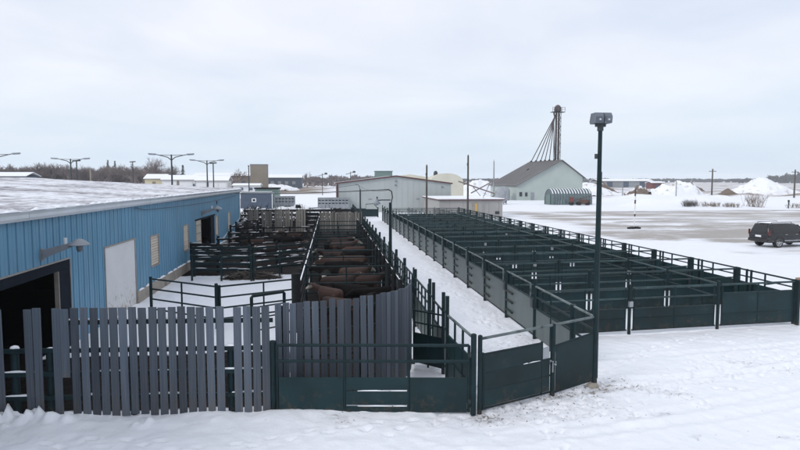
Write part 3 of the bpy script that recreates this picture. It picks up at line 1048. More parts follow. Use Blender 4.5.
corner_gate()
cp = pole('gate_post', 'dark pipe post with a chain latch between plank gate and solid sheet', 'post', 5.30, 13.66, 1.74, 0.06)
m = MB()
for k in range(10):
    aa = 2 * math.pi * k / 10
    c = Vector((0.075 * math.cos(aa), 0.075 * math.sin(aa), 0.82 + 0.05 * math.sin(2 * aa)))
    m.lathe([(0.018, -0.02), (0.022, 0), (0.018, 0.02)], c, 6)
for k in range(5):
    m.lathe([(0.014, -0.02), (0.02, 0), (0.014, 0.02)], (-0.03, -0.09, 0.80 - k * 0.045), 6)
m.build('chain', 'galv', cp, True)


def corner_sheet():
    a, b = (5.36, 13.68), (6.52, 14.14)
    L = dist(a, b)
    t = thing('sheet_fence', 'slanting solid green sheet panel fixed to the floodlight pole', 'fence panel', (a[0], a[1], 0), ang(a, b))
    MB().prism([(0.02, 0.06), (L, 0.16), (L, 1.36), (0.02, 1.20)], -0.02, 0.0).build('sheet', 'green_sheet', t)
    MB().tube([(0.0, 0.0, 1.21), (L, 0.0, 1.37)], 0.03, 8).build('rail', 'green_paint', t, True)
    MB().tube([(0.0, 0.0, 0.07), (L, 0.0, 0.17)], 0.028, 8).build('rail', 'green_paint', t, True)
    aw = Vector((3.28, 12.74, 0)); al = Matrix.Rotation(-ang(a, b), 4, 'Z') @ (aw - Vector((a[0], a[1], 0)))
    MB().tube([(al.x, al.y, 1.70), (-0.06, 0.0, 1.735), (L, 0, 1.78)], 0.034, 8).build('top_rail', 'lit_frost_pipe', t, True)


corner_sheet()


def floodlight():
    t = thing('floodlight_pole', 'tall dark green pole with a boxy floodlight pair above the corner gate', 'light pole', (6.60, 14.18, 0))
    MB().tube([(0, 0, -0.1), (0, 0, 3.0), (0, 0, 6.55)], [0.072, 0.060, 0.050], 14).build('pole', 'green_paint', t, True)
    MB().lathe([(0.16, 0), (0.16, 0.05), (0.09, 0.12)], (-0.05, -0.02, -0.02), 12).build('base', 'concrete', t, True)
    m = MB(); m.tube([(0, 0, 6.4), (0, 0, 6.56)], 0.075, 12); m.box(-0.12, 0.12, -0.05, 0.05, 6.50, 6.58)
    m.build('bracket', 'dark_steel', t)
    for sx in (-1, 1):
        m = MB()
        x0, x1 = (-0.20, -0.004) if sx < 0 else (0.004, 0.20)
        pf = [(-0.20, 6.58), (0.16, 6.57), (0.20, 6.63), (0.12, 6.83), (-0.15, 6.83), (-0.22, 6.74)]
        m.prism(pf, x0, x1, axis='x')
        h = m.build('lamp_head', 'flood_grey', t)
        h.rotation_euler = (0, 0, 0.04 * sx)
        m = MB(); m.prism([(-0.226, 6.62), (-0.206, 6.615), (-0.226, 6.72), (-0.235, 6.72)], x0 + 0.03, x1 - 0.03, axis='x')
        m.build('lens', 'flood_grey', h)
        m = MB(); m.lathe([(0.012, -0.02), (0.03, 0.0), (0.012, 0.02)], ((x0 + x1) / 2, -0.235, 6.66), 8)
        m.build('glint_bolt', 'lens', h, True)  # small bright glint on the housing, made as a pale bolt
    MB().tube([(0.078, 0.0, 0.2), (0.066, 0, 3.0), (0.062, 0, 5.4)], 0.013, 6).build('conduit', 'dark_steel', t)
    MB().box(-0.12, -0.06, -0.03, 0.03, 5.72, 5.84).build('photocell', 'dark_steel', t)


floodlight()


# ------------------------------------------------------------------ the sorting pens on the right
XA, XB, XC, XD = 6.6, 10.0, 13.4, 16.6
PY0, DY, NR = 18.65, 3.17, 19


def rowy(k, x):
    return PY0 + DY * k + 0.085 * (x - XA)


def cross_meshes(L, st, sheet_top):
    d = {}
    d['post'] = MB().tube([(0, 0, -0.1), (0, 0, 1.70)], 0.055, 8).mesh('post', 'green_paint', True)
    d['top_rail'] = MB().tube([(0.1, 0, 1.57), (L - 0.1, 0, 1.57)], 0.036, 8).mesh('rail', 'lit_rail_paint', True)
    d['mid_rail'] = MB().tube([(0.1, 0, 1.22), (L - 0.1, 0, 1.22)], 0.030, 8).mesh('rail', 'lit_rail_paint', True)
    d['low_rail'] = MB().tube([(0.1, 0, 0.14), (L - 0.1, 0, 0.14)], 0.028, 6).mesh('rail', 'green_paint', True)
    d['upright'] = MB().tube([(0, 0, 0.12), (0, 0, 1.60)], 0.030, 8).mesh('upright', 'green_paint', True)
    m = MB().box(0.17, L - 0.17, -0.012, 0.008, 0.16, sheet_top)
    m.box(0.17, L - 0.17, -0.035, -0.014, 0.50, 0.54)
    m.box(0.17, L - 0.17, -0.04, -0.014, sheet_top - 0.045, sheet_top + 0.01)
    d['sheet'] = m.mesh('sheet', 'green_sheet')
    return d


CR = {}


def cross_panel(a, b, label, tall=False, group='cross panels of the sorting pens'):
    L = dist(a, b)
    key = (round(L, 1), tall)
    if key not in CR:
        CR[key] = cross_meshes(L, 0, 1.28 if tall else 0.88)
    d = CR[key]
    t = thing('pen_gate', label, 'pen panel', (a[0], a[1], 0), ang(a, b), group)
    link('post', d['post'], t)
    link('rail', d['top_rail'], t)
    if not tall:
        link('rail', d['mid_rail'], t)
    link('rail', d['low_rail'], t)
    for x in (0.16, L / 2, L - 0.16):
        link('upright', d['upright'], t, (x, 0, 0))
    link('sheet', d['sheet'], t)
    return t


def pens():
    cols = [('alley-side', XA + 0.12, XB), ('middle', XB, XC), ('car-park-side', XC, XD)]
    latch = MB().box(-0.07, 0.07, -0.05, 0.03, 0.95, 1.13).mesh('latch', 'galv')
    for k in range(NR):
        for c, (cn, x0, x1) in enumerate(cols):
            where = 'facing the front yard' if k == 0 else 'in the %s row behind the yard-facing row' % ORD[k - 1]
            t = cross_panel((x0, rowy(k, x0)), (x1, rowy(k, x1)), 'dark green %s pen panel %s' % (cn, where), tall=(k == 0 and c == 2))
            if (k + c) % 3 == 1 and k < 9:
                link('latch', latch, t, (0.0, -0.06, 0))
        # alley-side pieces
    Lg = DY
    md = {}
    md['post'] = MB().tube([(0, 0, -0.1), (0, 0, 2.0)], 0.062, 8).mesh('post', 'green_paint', True)
    md['sheet'] = MB().box(0.06, Lg - 0.06, -0.02, 0.0, 0.14, 1.30).mesh('sheet', 'grey_sheet')
    md['rail'] = MB().tube([(0.45, 0, 1.31), (0.45, 0, 1.74), (0.50, 0, 1.78), (Lg, 0, 1.78)], 0.03, 8).mesh('hoop_rail', 'lit_frost_pipe', True)
    md['low'] = MB().tube([(0, 0, 1.31), (Lg, 0, 1.31)], 0.026, 6).mesh('rail', 'green_paint', True)
    md['bot'] = MB().tube([(0, 0, 0.13), (Lg, 0, 0.13)], 0.026, 6).mesh('rail', 'green_paint', True)
    md['stub'] = MB().tube([(Lg - 0.85, 0.045, 0), (Lg, 0.045, 0)], 0.034, 6).mesh('bar', 'green_paint', True)
    md['box'] = MB().box(0.10, 0.34, 0.0, 0.05, 1.02, 1.30).mesh('latch_box', 'dark_steel')
    md['up'] = MB().tube([(1.65, 0, 1.31), (1.65, 0, 1.78)], 0.022, 6).mesh('upright', 'green_paint', True)
    for k in range(NR - 1):
        a = (XA, PY0 + DY * k)
        where = 'nearest the floodlight pole' if k == 0 else '%s from the floodlight end' % ORD[k]
        t = thing('alley_gate', 'grey sheeted gate on the pen side of the alley, %s' % where, 'gate', (a[0], a[1], 0), R(90), 'grey gates along the pen side of the alley')
        link('post', md['post'], t)
        link('sheet', md['sheet'], t)
        link('hoop_rail', md['rail'], t)
        link('rail', md['low'], t)
        link('rail', md['bot'], t)
        link('latch_box', md['box'], t)
        link('upright', md['up'], t)
        for z in (0.36, 0.72, 1.06):
            link('bar', md['stub'], t, (0, 0, z))
    pole('pen_post', 'end post closing the far end of the pen-side alley gates', 'post', XA, PY0 + DY * (NR - 1), 2.0, 0.062)
    # car-park side
    ms = {}
    ms['post'] = MB().box(-0.13, 0.13, -0.05, 0.05, -0.1, 1.64).mesh('post', 'green_paint')
    ms['slim'] = MB().tube([(0, 0, 0.1), (0, 0, 1.62)], 0.035, 8).mesh('upright', 'green_paint', True)
    ms['tall'] = MB().tube([(0, 0, 0.1), (0, 0, 1.66)], 0.045, 8).mesh('upright', 'green_paint', True)
    ms['sheet'] = MB().box(0.14, DY - 0.14, -0.012, 0.012, 0.14, 1.12).mesh('sheet', 'green_sheet')
    ms['top'] = MB().tube([(0.1, 0, 1.60), (DY - 0.1, 0, 1.60)], 0.033, 8).mesh('rail', 'green_paint', True)
    ms['mid'] = MB().tube([(0.1, 0, 1.34), (DY - 0.1, 0, 1.34)], 0.028, 8).mesh('rail', 'green_paint', True)
    ms['bot'] = MB().tube([(0.1, 0, 0.12), (DY - 0.1, 0, 0.12)], 0.028, 6).mesh('rail', 'green_paint', True)
    ms['brace'] = MB().tube([(0.1, 0, 1.58), (DY * 0.5, 0, 1.18)], 0.024, 6).mesh('brace', 'green_paint', True)
    for k in range(NR - 1):
        y = rowy(k, XD)
        where = 'at the near corner post' if k == 0 else '%s back from the near corner' % ORD[k]
        t = thing('pen_gate', 'dark green outer pen panel along the car park, %s' % where, 'pen panel', (XD, y, 0), R(90), 'outer pen panels along the car park')
        link('post', ms['post'], t)
        link('sheet', ms['sheet'], t)
        for n in ('top', 'mid', 'bot'):
            link('rail', ms[n], t)
        link('upright', ms['slim'], t, (DY * 0.5, 0, 0))
        link('upright', ms['tall'], t, (DY * 0.78, 0.10, 0))
        link('upright', ms['tall'], t, (DY * 0.70, 0.10, 0))
        if k == 0:
            link('brace', ms['brace'], t)
    pole('pen_post', 'end post closing the far end of the outer pen panels', 'post', XD, rowy(NR - 1, XD), 1.66, 0.07)
    # inner dividing fence between the pen columns, every bay open pipe
    mi = {}
    mi['top'] = MB().tube([(0, 0, 1.60), (DY, 0, 1.60)], 0.034, 6).mesh('rail', 'lit_rail_paint', True)
    mi['mid'] = MB().tube([(0, 0, 1.15), (DY, 0, 1.15)], 0.026, 6).mesh('rail', 'green_paint', True)
    mi['sheet'] = MB().box(0.10, DY - 0.10, -0.012, 0.012, 0.15, 0.95).mesh('sheet', 'green_sheet')
    mi['up'] = MB().tube([(DY / 2, 0, 0.1), (DY / 2, 0, 1.57)], 0.026, 6).mesh('upright', 'green_paint', True)
    x = XC
    for k in range(NR - 1):
        where = 'nearest the yard' if k == 0 else '%s back from the yard' % ORD[k]
        t = thing('pen_divider', 'green pipe divider between middle and outer pens, %s' % where, 'pen divider', (x, rowy(k, x), 0), R(90), 'dividers between the sorting pens')
        link('rail', mi['top'], t); link('rail', mi['mid'], t); link('upright', mi['up'], t)


pens()

# two tall poles standing among the far pens
for x, y, h, nm in ((11.7, 72.3, 6.95, 'shorter'), (16.75, 72.0, 8.15, 'taller')):
    t = thing('utility_pole', '%s of two bare wooden poles rising from the far pens' % nm, 'pole', (x, y, 0))
    MB().tube([(0, 0, -0.1), (0, 0, h)], [0.13, 0.10], 10).build('pole', 'pole_wood', t, True)
    MB().tube([(0, 0, h), (0, 0, h + 0.12)], 0.06, 8).build('cap', 'dark_steel', t)
    MB().box(-0.14, -0.08, -0.05, 0.05, h - 1.2, h - 0.9).build('bracket', 'dark_steel', t)


# short rail fence from the floodlight pole to the first pen post
def link_fence():
    a, b = (6.60, 14.28), (6.60, PY0 - 0.08)
    L = dist(a, b)
    t = thing('rail_fence', 'green three-rail fence running from floodlight pole to first pen post', 'fence', (a[0], a[1], 0), R(90))
    for z in (1.76, 1.42, 1.05):
        MB().tube([(0, 0, z), (L, 0, z)], 0.033, 8).build('rail', 'lit_frost_pipe' if z > 1.5 else 'green_paint', t, True)
    for x, h, r_ in ((1.30, 1.80, 0.085), (2.95, 1.7, 0.03)):
        MB().tube([(x, 0, -0.1), (x, 0, h)], r_, 8).build('post', 'green_paint', t, True)
    MB().box(1.4, L - 0.02, -0.02, 0.0, 0.12, 1.04).build('sheet', 'grey_sheet', t)


link_fence()


# ------------------------------------------------------------------ left side of the alley
def alley_left():
    X0 = 2.98
    # near solid section with a pipe rail on top
    t = thing('sheet_fence', 'dark sheeted alley panel running back from the front gate posts', 'fence panel', (3.12, 12.86, 0), R(90) + 0.06)
    MB().box(0.02, 2.1, -0.01, 0.01, 0.12, 1.18).build('sheet', 'green_sheet', t)
    for z in (1.72, 1.20, 0.62, 0.12):
        MB().tube([(0, 0.0, z), (2.1, 0.0, z)], 0.034, 8).build('rail', 'lit_frost_pipe' if z > 1.5 else 'green_paint', t, True)
    for x in (0.75, 1.45):
        MB().tube([(x, 0, 0.1), (x, 0, 1.72)], 0.03, 8).build('upright', 'green_paint', t, True)
    # pairs of tall guide posts
    for i, (y0, y1, lab) in enumerate(((15.02, 15.55, 'nearer tall pipe frame of the two beside the alley snow'), (17.1, 17.75, 'farther tall pipe frame of the two beside the alley snow'))):
        t = thing('guide_frame', lab, 'frame', (X0, y0, 0), R(90))
        for x in (0, y1 - y0):
            MB().tube([(x, 0, -0.1), (x, 0, 2.22)], 0.05, 8).build('post', 'green_paint', t, True)
        for z in (0.3, 0.8, 1.3, 1.75):
            MB().tube([(0, 0, z), (y1 - y0, 0, z)], 0.024, 6).build('rail', 'green_paint', t, True)
    # small sheeted man gate standing open across the gap
    a, b = (2.42, 16.05), (3.0, 15.70)
    a, b = (2.30, 16.35), (2.98, 15.62)
    L = dist(a, b)
    t = thing('man_gate', 'small sheeted pipe gate standing ajar behind the curved boards', 'gate', (a[0], a[1], 0), ang(a, b))
    MB().box(0.03, L - 0.03, -0.01, 0.01, 0.15, 0.92).build('sheet', 'green_sheet', t)
    for z in (0.14, 0.94, 1.25, 1.58):
        MB().tube([(0, 0, z), (L, 0, z)], 0.026, 8).build('rail', 'green_paint', t, True)
    for x in (0, L / 2, L):
        MB().tube([(x, 0, 0.05), (x, 0, 1.60)], 0.03, 8).build('upright', 'green_paint', t, True)
    # grey panel between the two frames
    t = thing('sheet_fence', 'short grey panel between the two tall alley frames', 'fence panel', (X0, 15.58, 0), R(90))
    MB().box(0.02, 1.48, -0.01, 0.01, 0.12, 1.10).build('sheet', 'grey_sheet', t)
    for z in (1.15, 1.70):
        MB().tube([(0, 0, z), (1.5, 0, z)], 0.03, 8).build('rail', 'green_paint', t, True)
    MB().tube([(0.75, 0, 0.1), (0.75, 0, 1.70)], 0.028, 8).build('upright', 'green_paint', t, True)
    # long run of bays
    D = 3.06
    me = {}
    me['post'] = MB().tube([(0, 0, -0.1), (0, 0, 2.05)], 0.062, 8).mesh('post', 'green_paint', True)
    me['top'] = MB().tube([(0, 0, 1.74), (D, 0, 1.74)], 0.034, 8).mesh('rail', 'green_paint', True)
    me['mid'] = MB().tube([(0, 0, 1.42), (D, 0, 1.42)], 0.028, 8).mesh('rail', 'green_paint', True)
    me['low'] = MB().tube([(0, 0, 1.10), (D, 0, 1.10)], 0.028, 8).mesh('rail', 'green_paint', True)
    me['sheet'] = MB().box(0.05, D - 0.05, -0.01, 0.01, 0.12, 1.08).mesh('sheet', 'grey_sheet')
    me['up'] = MB().tube([(0, 0, 0.1), (0, 0, 1.74)], 0.03, 6).mesh('upright', 'green_paint', True)
    me['upt'] = MB().tube([(0, 0, 0.1), (0, 0, 2.05)], 0.035, 6).mesh('upright', 'green_paint', True)
    n = 21
    for k in range(n):
        y = 17.82 + D * k
        where = 'nearest the tall pipe frames' if k == 0 else '%s bay back from the frames' % ORD[k]
        t = thing('alley_fence', 'green rail and sheet panel, cattle side of the alley, %s' % where, 'fence panel', (X0, y, 0), R(90), 'rail and sheet panels on the cattle side of the alley')
        link('post', me['post'], t)
        for q in ('top', 'mid', 'low'):
            link('rail', me[q], t)
        link('sheet', me['sheet'], t)
        for x in (0.8, 1.55, 2.3):
            link('upright', me['up'], t, (x, 0, 0))
        if k % 3 == 1:
            link('upright', me['upt'], t, (0.42, 0, 0))
    # dark gate across the far end of the alley
    t = thing('end_gate', 'dark solid gate closing the far end of the snowy alley', 'gate', (2.95, 83.6, 0), 0)
    MB().box(0.0, 3.7, -0.02, 0.02, 0.1, 1.15).build('sheet', 'green_sheet', t)
    MB().tube([(0, 0, 1.2), (2.0, 0, 1.2), (2.0, 0, 1.85), (3.1, 0, 1.9), (3.7, 0, 1.2)], 0.05, 8).build('rail', 'green_paint', t, True)
    for x in (0, 1.3, 3.7):
        MB().tube([(x, 0.06, -.1), (x, 0.06, 1.4)], 0.08, 8).build('post', 'green_paint', t, True)


alley_left()


# ------------------------------------------------------------------ pipe and plank fences of the holding pens
def pipe_fence(name, label, cat, a, b, zs, posts, h, r=0.032, pr=0.055, mt='green_paint', snow=True, group=None, seed=1, ups=()):
    L = dist(a, b)
    t = thing(name, label, cat, (a[0], a[1], 0), ang(a, b), group)
    for i, z in enumerate(zs):
        rl = MB().tube([(0, 0, z), (L, 0, z)], r, 8).build('rail', mt, t, True)
        if snow:
            snow_strip((0.05, 0, z + r * 0.8), (L - 0.05, 0, z + r * 0.8), r * 1.4, r * 0.9, seed * 31 + i, rl, 0.42)
    for x in posts:
        MB().tube([(x * L, 0, -0.1), (x * L, 0, h)], pr, 8).build('post', mt, t, True)
    for x in ups:
        MB().tube([(x * L, 0, zs[-1]), (x * L, 0, zs[0])], r, 8).build('upright', mt, t, True)
    return t


def plank_fence(name, label, cat, a, b, zs, ph, posts, h, seed, snow=0.3, group=None, mt='dark_wood', snow_w=0.03, top_only=False):
    L = dist(a, b)
    t = thing(name, label, cat, (a[0], a[1], 0), ang(a, b), group)
    r = random.Random(seed)
    for i, z in enumerate(zs):
        dz = r.uniform(-0.03, 0.03)
        pl = MB().bar((0, -0.05, z + dz), (L, -0.05, z + r.uniform(-0.03, 0.03)), 0.045, ph).build('plank', mt, t)
        if snow and (not top_only or i == len(zs) - 1):
            snow_strip((0.05, -0.05, z + dz + ph / 2), (L - 0.05, -0.05, z + dz + ph / 2), snow_w, 0.028, seed * 17 + i, pl, snow)
    for x in posts:
        MB().tube([(x * L, 0.05, -0.1), (x * L, 0.05, h + r.uniform(-.08, .08))], 0.085, 8).build('post', mt, t, True)
    return t


# snow yard beside the barn
pipe_fence('pipe_gate', 'open pipe gate in the snow yard leading from the barn wall', 'gate', (-6.72, 23.25), (-4.02, 21.3), (1.50, 1.12, 0.74, 0.36), (0.0,), 1.58, seed=2, ups=(0.5,), snow=False)
pipe_fence('pipe_gate', 'open pipe gate in the snow yard meeting the cattle alley post', 'gate', (-3.86, 21.25), (-1.25, 22.6), (1.50, 1.12, 0.74, 0.36), (0.0,), 1.55, seed=3, ups=(0.55,), snow=False)
pole('gate_post', 'slim pipe post where two open yard gates meet', 'post', -3.95, 21.2, 1.6, 0.06)
t = pole('gate_post', 'thick dark post at the corner of the snow yard and cattle alley', 'post', -1.2, 20.9, 1.95, 0.16, 'dark_wood')
t = thing('hoop_gate', 'small dark hoop gate frame behind the board fence', 'gate', (-2.50, 19.2, 0), ang((-2.5, 19.2), (-1.55, 19.9)))
MB().tube([(0, 0, 0.0), (0, 0, 1.48), (0.05, 0, 1.53), (1.15, 0, 1.53), (1.2, 0, 1.48), (1.2, 0, 0)], 0.055, 8).build('hoop', 'green_paint', t, True)
for z in (0.4, 0.8, 1.15):
    MB().tube([(0, 0, z), (1.2, 0, z)], 0.025, 6).build('rail', 'green_paint', t, True)
pipe_fence('pipe_fence', 'dark pipe fence crossing the back of the snow yard', 'fence', (-7.15, 31.9), (-4.05, 31.2), (1.30, 0.95, 0.62), (0.0, 0.5, 1.0), 1.36, seed=4, ups=())
pipe_fence('pipe_fence', 'dark pipe fence angling from mid yard back towards the cattle alley', 'fence', (-3.95, 31.3), (-1.5, 33.8), (1.36, 1.0, 0.66), (0.0, 0.5), 1.42, seed=5, ups=())
plank_fence('plank_fence', 'dark green rail fence with snow on its rails near the barn door', 'fence', (-7.4, 33.2), (-4.3, 32.9), (0.36, 0.68, 1.0, 1.30, 1.56), 0.14, (0.02, 0.5, 0.98), 1.66, 6, 0.9, mt='green_paint')
plank_fence('plank_fence', 'dark green rail fence with snowy rails bending to the cattle alley', 'fence', (-4.2, 33.0), (-1.3, 34.8), (0.40, 0.78, 1.16, 1.54), 0.12, (0.02, 0.5, 0.98), 1.66, 7, 0.9, mt='green_paint')
plank_fence('plank_fence', 'tall dark plank gate closing off the barn side doorway', 'gate', (-7.9, 35.0), (-6.3, 34.7), (0.45, 0.80, 1.15, 1.48), 0.26, (0.03, 0.97), 1.65, 8, 0.9)
for k, (y, sy) in enumerate(((37.6, 0.5), (41.2, 0.6), (45.6, 0.4), (50.2, 0.5))):
    plank_fence('plank_fence', 'dark plank fence across the barn-side cattle pens, %s from the snow yard' % ORD[k], 'fence', (-7.6, y), (-1.15, y + sy), (0.45, 0.85, 1.25), 0.11, (0.02, 0.33, 0.66, 0.98), 1.38, 20 + k, 0.95, 'plank fences across the barn-side pens')
for k, y in enumerate((48.5, 51.4, 53.8)):
    plank_fence('plank_fence', 'short snowy rail fence slanting from the far barn corner, %s from the front' % ORD[k], 'fence', (-7.9, y), (-6.2, y + 2.6), (0.6, 1.05, 1.5), 0.12, (0.05, 0.95), 1.7, 40 + k, 0.6, 'rail fences at the far barn corner', snow_w=0.05)
# hay heap lying against the yard fence
m = MB()
r = random.Random(4)
for i in range(420):
    a = r.uniform(0, 2 * math.pi); q = r.random() ** 0.5
    x = q * 1.5 * math.cos(a); y = q * 0.5 * math.sin(a); z = 0.03 + 0.42 * (1 - q * q) * r.random()
    th = r.uniform(0, math.pi); l = r.uniform(0.15, 0.35)
    d = Vector((math.cos(th), math.sin(th), r.uniform(-0.3, 0.3))) * l
    s = Vector((-math.sin(th), math.cos(th), 0.2)) * 0.03
    c = Vector((x, y, z))
    m.add([c - d - s, c + d - s, c + d + s, c - d + s], [(0, 1, 2, 3)])
m.lathe([(1.45, -0.05), (1.15, 0.12), (0.7, 0.26), (0.25, 0.33)], (0, 0, 0), 18)
for i in range(len(m.v)):
    v = m.v[i]
    if i >= 420 * 4:
        m.v[i] = (v[0], v[1] * 0.34, v[2])
hp = m.build('hay_heap', 'hay')
hp.location = (-4.15, 32.15, 0)
tag(hp, 'dark heap of spilled hay at the foot of the yard fence', 'hay')

# cattle alley: barn-side fence and alley-side inner rails
XL, XR = -1.12, 2.42
D = 4.35
for k in range(8):
    y = 21.2 + D * k
    where = 'nearest the curved boards' if k == 0 else '%s back from the curved boards' % ORD[k]
    plank_fence('cattle_fence', 'dark rail fence on barn side of cattle lane, %s' % where, 'fence', (XL, y), (XL, y + D), (0.42, 0.80, 1.18, 1.56), 0.13, (0.0, 0.5), 1.75, 60 + k, 0.12, 'rail fences on the barn side of the cattle lane', snow_w=0.05, top_only=True)
for k in range(8):
    y = 20.2 + D * k
    where = 'nearest the curved boards' if k == 0 else '%s back from the curved boards' % ORD[k]
    plank_fence('cattle_fence', 'dark rail fence on alley side of cattle lane, %s' % where, 'fence', (XR, y), (XR, y + D), (0.42, 0.80, 1.18, 1.56), 0.13, (0.0, 0.5), 1.75, 80 + k, 0.12, 'rail fences on the alley side of the cattle lane', snow_w=0.04, top_only=True)
for k, y in enumerate((24.9, 30.6, 36.8, 42.0, 47.4, 52.5)):
    where = 'nearest the viewer' if k == 0 else '%s from the front' % ORD[k]
    pipe_fence('lane_gate', 'dark pipe gate across the cattle lane, %s' % where, 'gate', (XL + 0.1, y + 0.15), (XR - 0.1, y), (1.60, 1.26, 0.9, 0.5), (0.0, 1.0), 1.72, seed=50 + k, snow=False, ups=(0.5,), group='pipe gates across the cattle lane')


# ------------------------------------------------------------------ weathered board fence at the end of the cattle lane
def far_boards(label, x0, x1, y, top, seed, skip=()):
    t = thing('board_fence', label, 'fence', (x0, y, 0), 0)
    r = random.Random(seed)
    x = 0.1
    i = 0
    while x < x1 - x0:
        if i not in skip:
            put_board(OLDB, t, x, -0.06, 0.35 + r.uniform(0, .1), 0.20 + r.uniform(-.02, .02), top - 0.4 + r.uniform(-0.08, 0.06), r.uniform(-.03, .03), tilt=r.uniform(-0.015, 0.015))
        x += 0.235
        i += 1
    for z in (0.5, 1.3, 2.0):
        MB().bar((0, 0, z), (x1 - x0, 0, z), 0.05, 0.14).build('rail', 'dark_wood', t)
    for x in np.linspace(0.1, x1 - x0 - 0.1, 4):
        MB().tube([(x, 0.1, -0.1), (x, 0.1, top + 0.05)], 0.09, 8).build('post', 'dark_wood', t, True)


far_boards('weathered grey board fence at the far end beside the barn corner', -7.4, -2.3, 56.0, 2.42, 1, (4, 9, 17))
far_boards('weathered grey board fence at the far end of the cattle lane', -1.0, 3.0, 56.4, 2.2, 2)
plank_fence('plank_fence', 'dark plank gate between the two weathered far board fences', 'gate', (-2.2, 56.1), (-1.1, 56.3), (0.5, 0.9, 1.3, 1.7, 2.05), 0.26, (0.03, 0.97), 2.2, 91, 0.2)
plank_fence('plank_fence', 'dark plank fence behind the weathered board fences', 'fence', (-9.0, 62), (2.6, 62.5), (0.6, 1.1, 1.6), 0.2, (0, .2, .4, .6, .8, 1), 1.8, 92, 0.9)
plank_fence('plank_fence', 'long dark fence in front of the parked stock trailers', 'fence', (-10.0, 72), (2.7, 72), (0.6, 1.1, 1.6), 0.3, (0, .2, .4, .6, .8, 1), 1.85, 93, 0.9)


# ------------------------------------------------------------------ cattle
def cow_mesh(name, head_z, turn, body, face):
    """one skin: trunk, neck, head, legs, tail and ears lofted, fused by a voxel remesh and relaxed"""
    m = MB()

    def loft(rings, n=14):
        vs = []
        fs = []
        for (x, y, z, w, h) in rings:
            for k in range(n):
                a = 2 * math.pi * k / n
                vs.append((x, y + w * math.cos(a), z + h * math.sin(a)))
        for i in range(len(rings) - 1):
            for k in range(n):
                k2 = (k + 1) % n
                fs.append((i * n + k, i * n + k2, (i + 1) * n + k2, (i + 1) * n + k))
        fs.append(tuple(range(n - 1, -1, -1)))
        fs.append(tuple((len(rings) - 1) * n + k for k in range(n)))
        m.add(vs, fs)
    loft([(-0.98, 0, 1.12, .07, .12), (-0.93, 0, 1.10, .19, .23), (-0.80, 0, 1.08, .27, .29), (-0.5, 0, 1.03, .31, .34), (-0.1, 0, 0.98, .345, .385), (0.25, 0, 0.98, .335, .385),
          (0.5, 0, 1.01, .29, .37), (0.70, 0, 1.05, .22, .31), (0.82, 0, 1.09, .15, .23), (0.88, 0, 1.12, .08, .12)])
    ty = math.sin(turn); tx = math.cos(turn)
    nb = Vector((0.66, 0, 1.10)); hd = nb + Vector((0.62 * tx, 0.62 * ty, head_z - 1.10))
    ax = hd - nb
    neck = []
    for i in range(6):
        u = i / 5
        p = nb + ax * u
        neck.append((p.x, p.y, p.z, .19 - .08 * u, .27 - .12 * u))
    loft(neck)
    hv = Vector((tx, ty, -0.55)).normalized()
    hr = []
    for u, w, h in ((-.08, .07, .08), (0.0, .115, .135), (.12, .12, .135), (.25, .095, .11), (.36, .075, .085), (.44, .08, .08), (.49, .055, .055)):
        p = hd + hv * u
        hr.append((p.x, p.y, p.z, w, h))
    loft(hr, 12)
    side = Vector((-ty, tx, 0))
    for s in (-1, 1):
        e0 = hd + side * 0.09 * s + Vector((0, 0, 0.07))
        m.tube([e0, e0 + side * 0.12 * s + Vector((0, 0, 0.01)), e0 + side * 0.22 * s + Vector((0, 0, -0.03))], [0.03, 0.05, 0.02], 8)
        # fore leg and hind leg with knee and hock
        m.tube([(0.50, .17 * s, 0.98), (0.50, .19 * s, .72), (0.53, .18 * s, .42), (0.49, .18 * s, .20), (0.50, .18 * s, .06), (0.54, .18 * s, 0.0)], [.15, .105, .062, .045, .052, .062], 10)
        m.tube([(-0.66, .16 * s, 1.05), (-0.62, .20 * s, .78), (-0.74, .19 * s, .50), (-0.83, .18 * s, .43), (-0.76, .18 * s, .18), (-0.74, .18 * s, .06), (-0.70, .18 * s, 0.0)], [.20, .165, .085, .07, .046, .054, .062], 10)
    m.tube([(-0.97, 0, 1.22), (-1.04, 0, 1.05), (-1.05, 0.02, 0.75), (-1.04, 0.03, 0.52), (-1.03, 0.03, 0.40)], [.045, .032, .026, .045, .02], 8)
    o = m.build('cow_raw', body)
    rm = o.modifiers.new('fuse', 'REMESH'); rm.mode = 'VOXEL'; rm.voxel_size = 0.028
    sm = o.modifiers.new('relax', 'SMOOTH'); sm.iterations = 5; sm.factor = 0.5
    dg = bpy.context.evaluated_depsgraph_get()
    me = bpy.data.meshes.new_from_object(o.evaluated_get(dg))
    bpy.data.objects.remove(o)
    me.name = name
    me.materials.clear()
    me.materials.append(MATS[body]); me.materials.append(MATS[face])
    for pl in me.polygons:
        pl.use_smooth = True
        d = pl.center - hd
        u = d.dot(hv)
        if u > -0.05 and d.length < 0.62 and (d - hv * u).length < 0.16:
            pl.material_index = 1
    return me


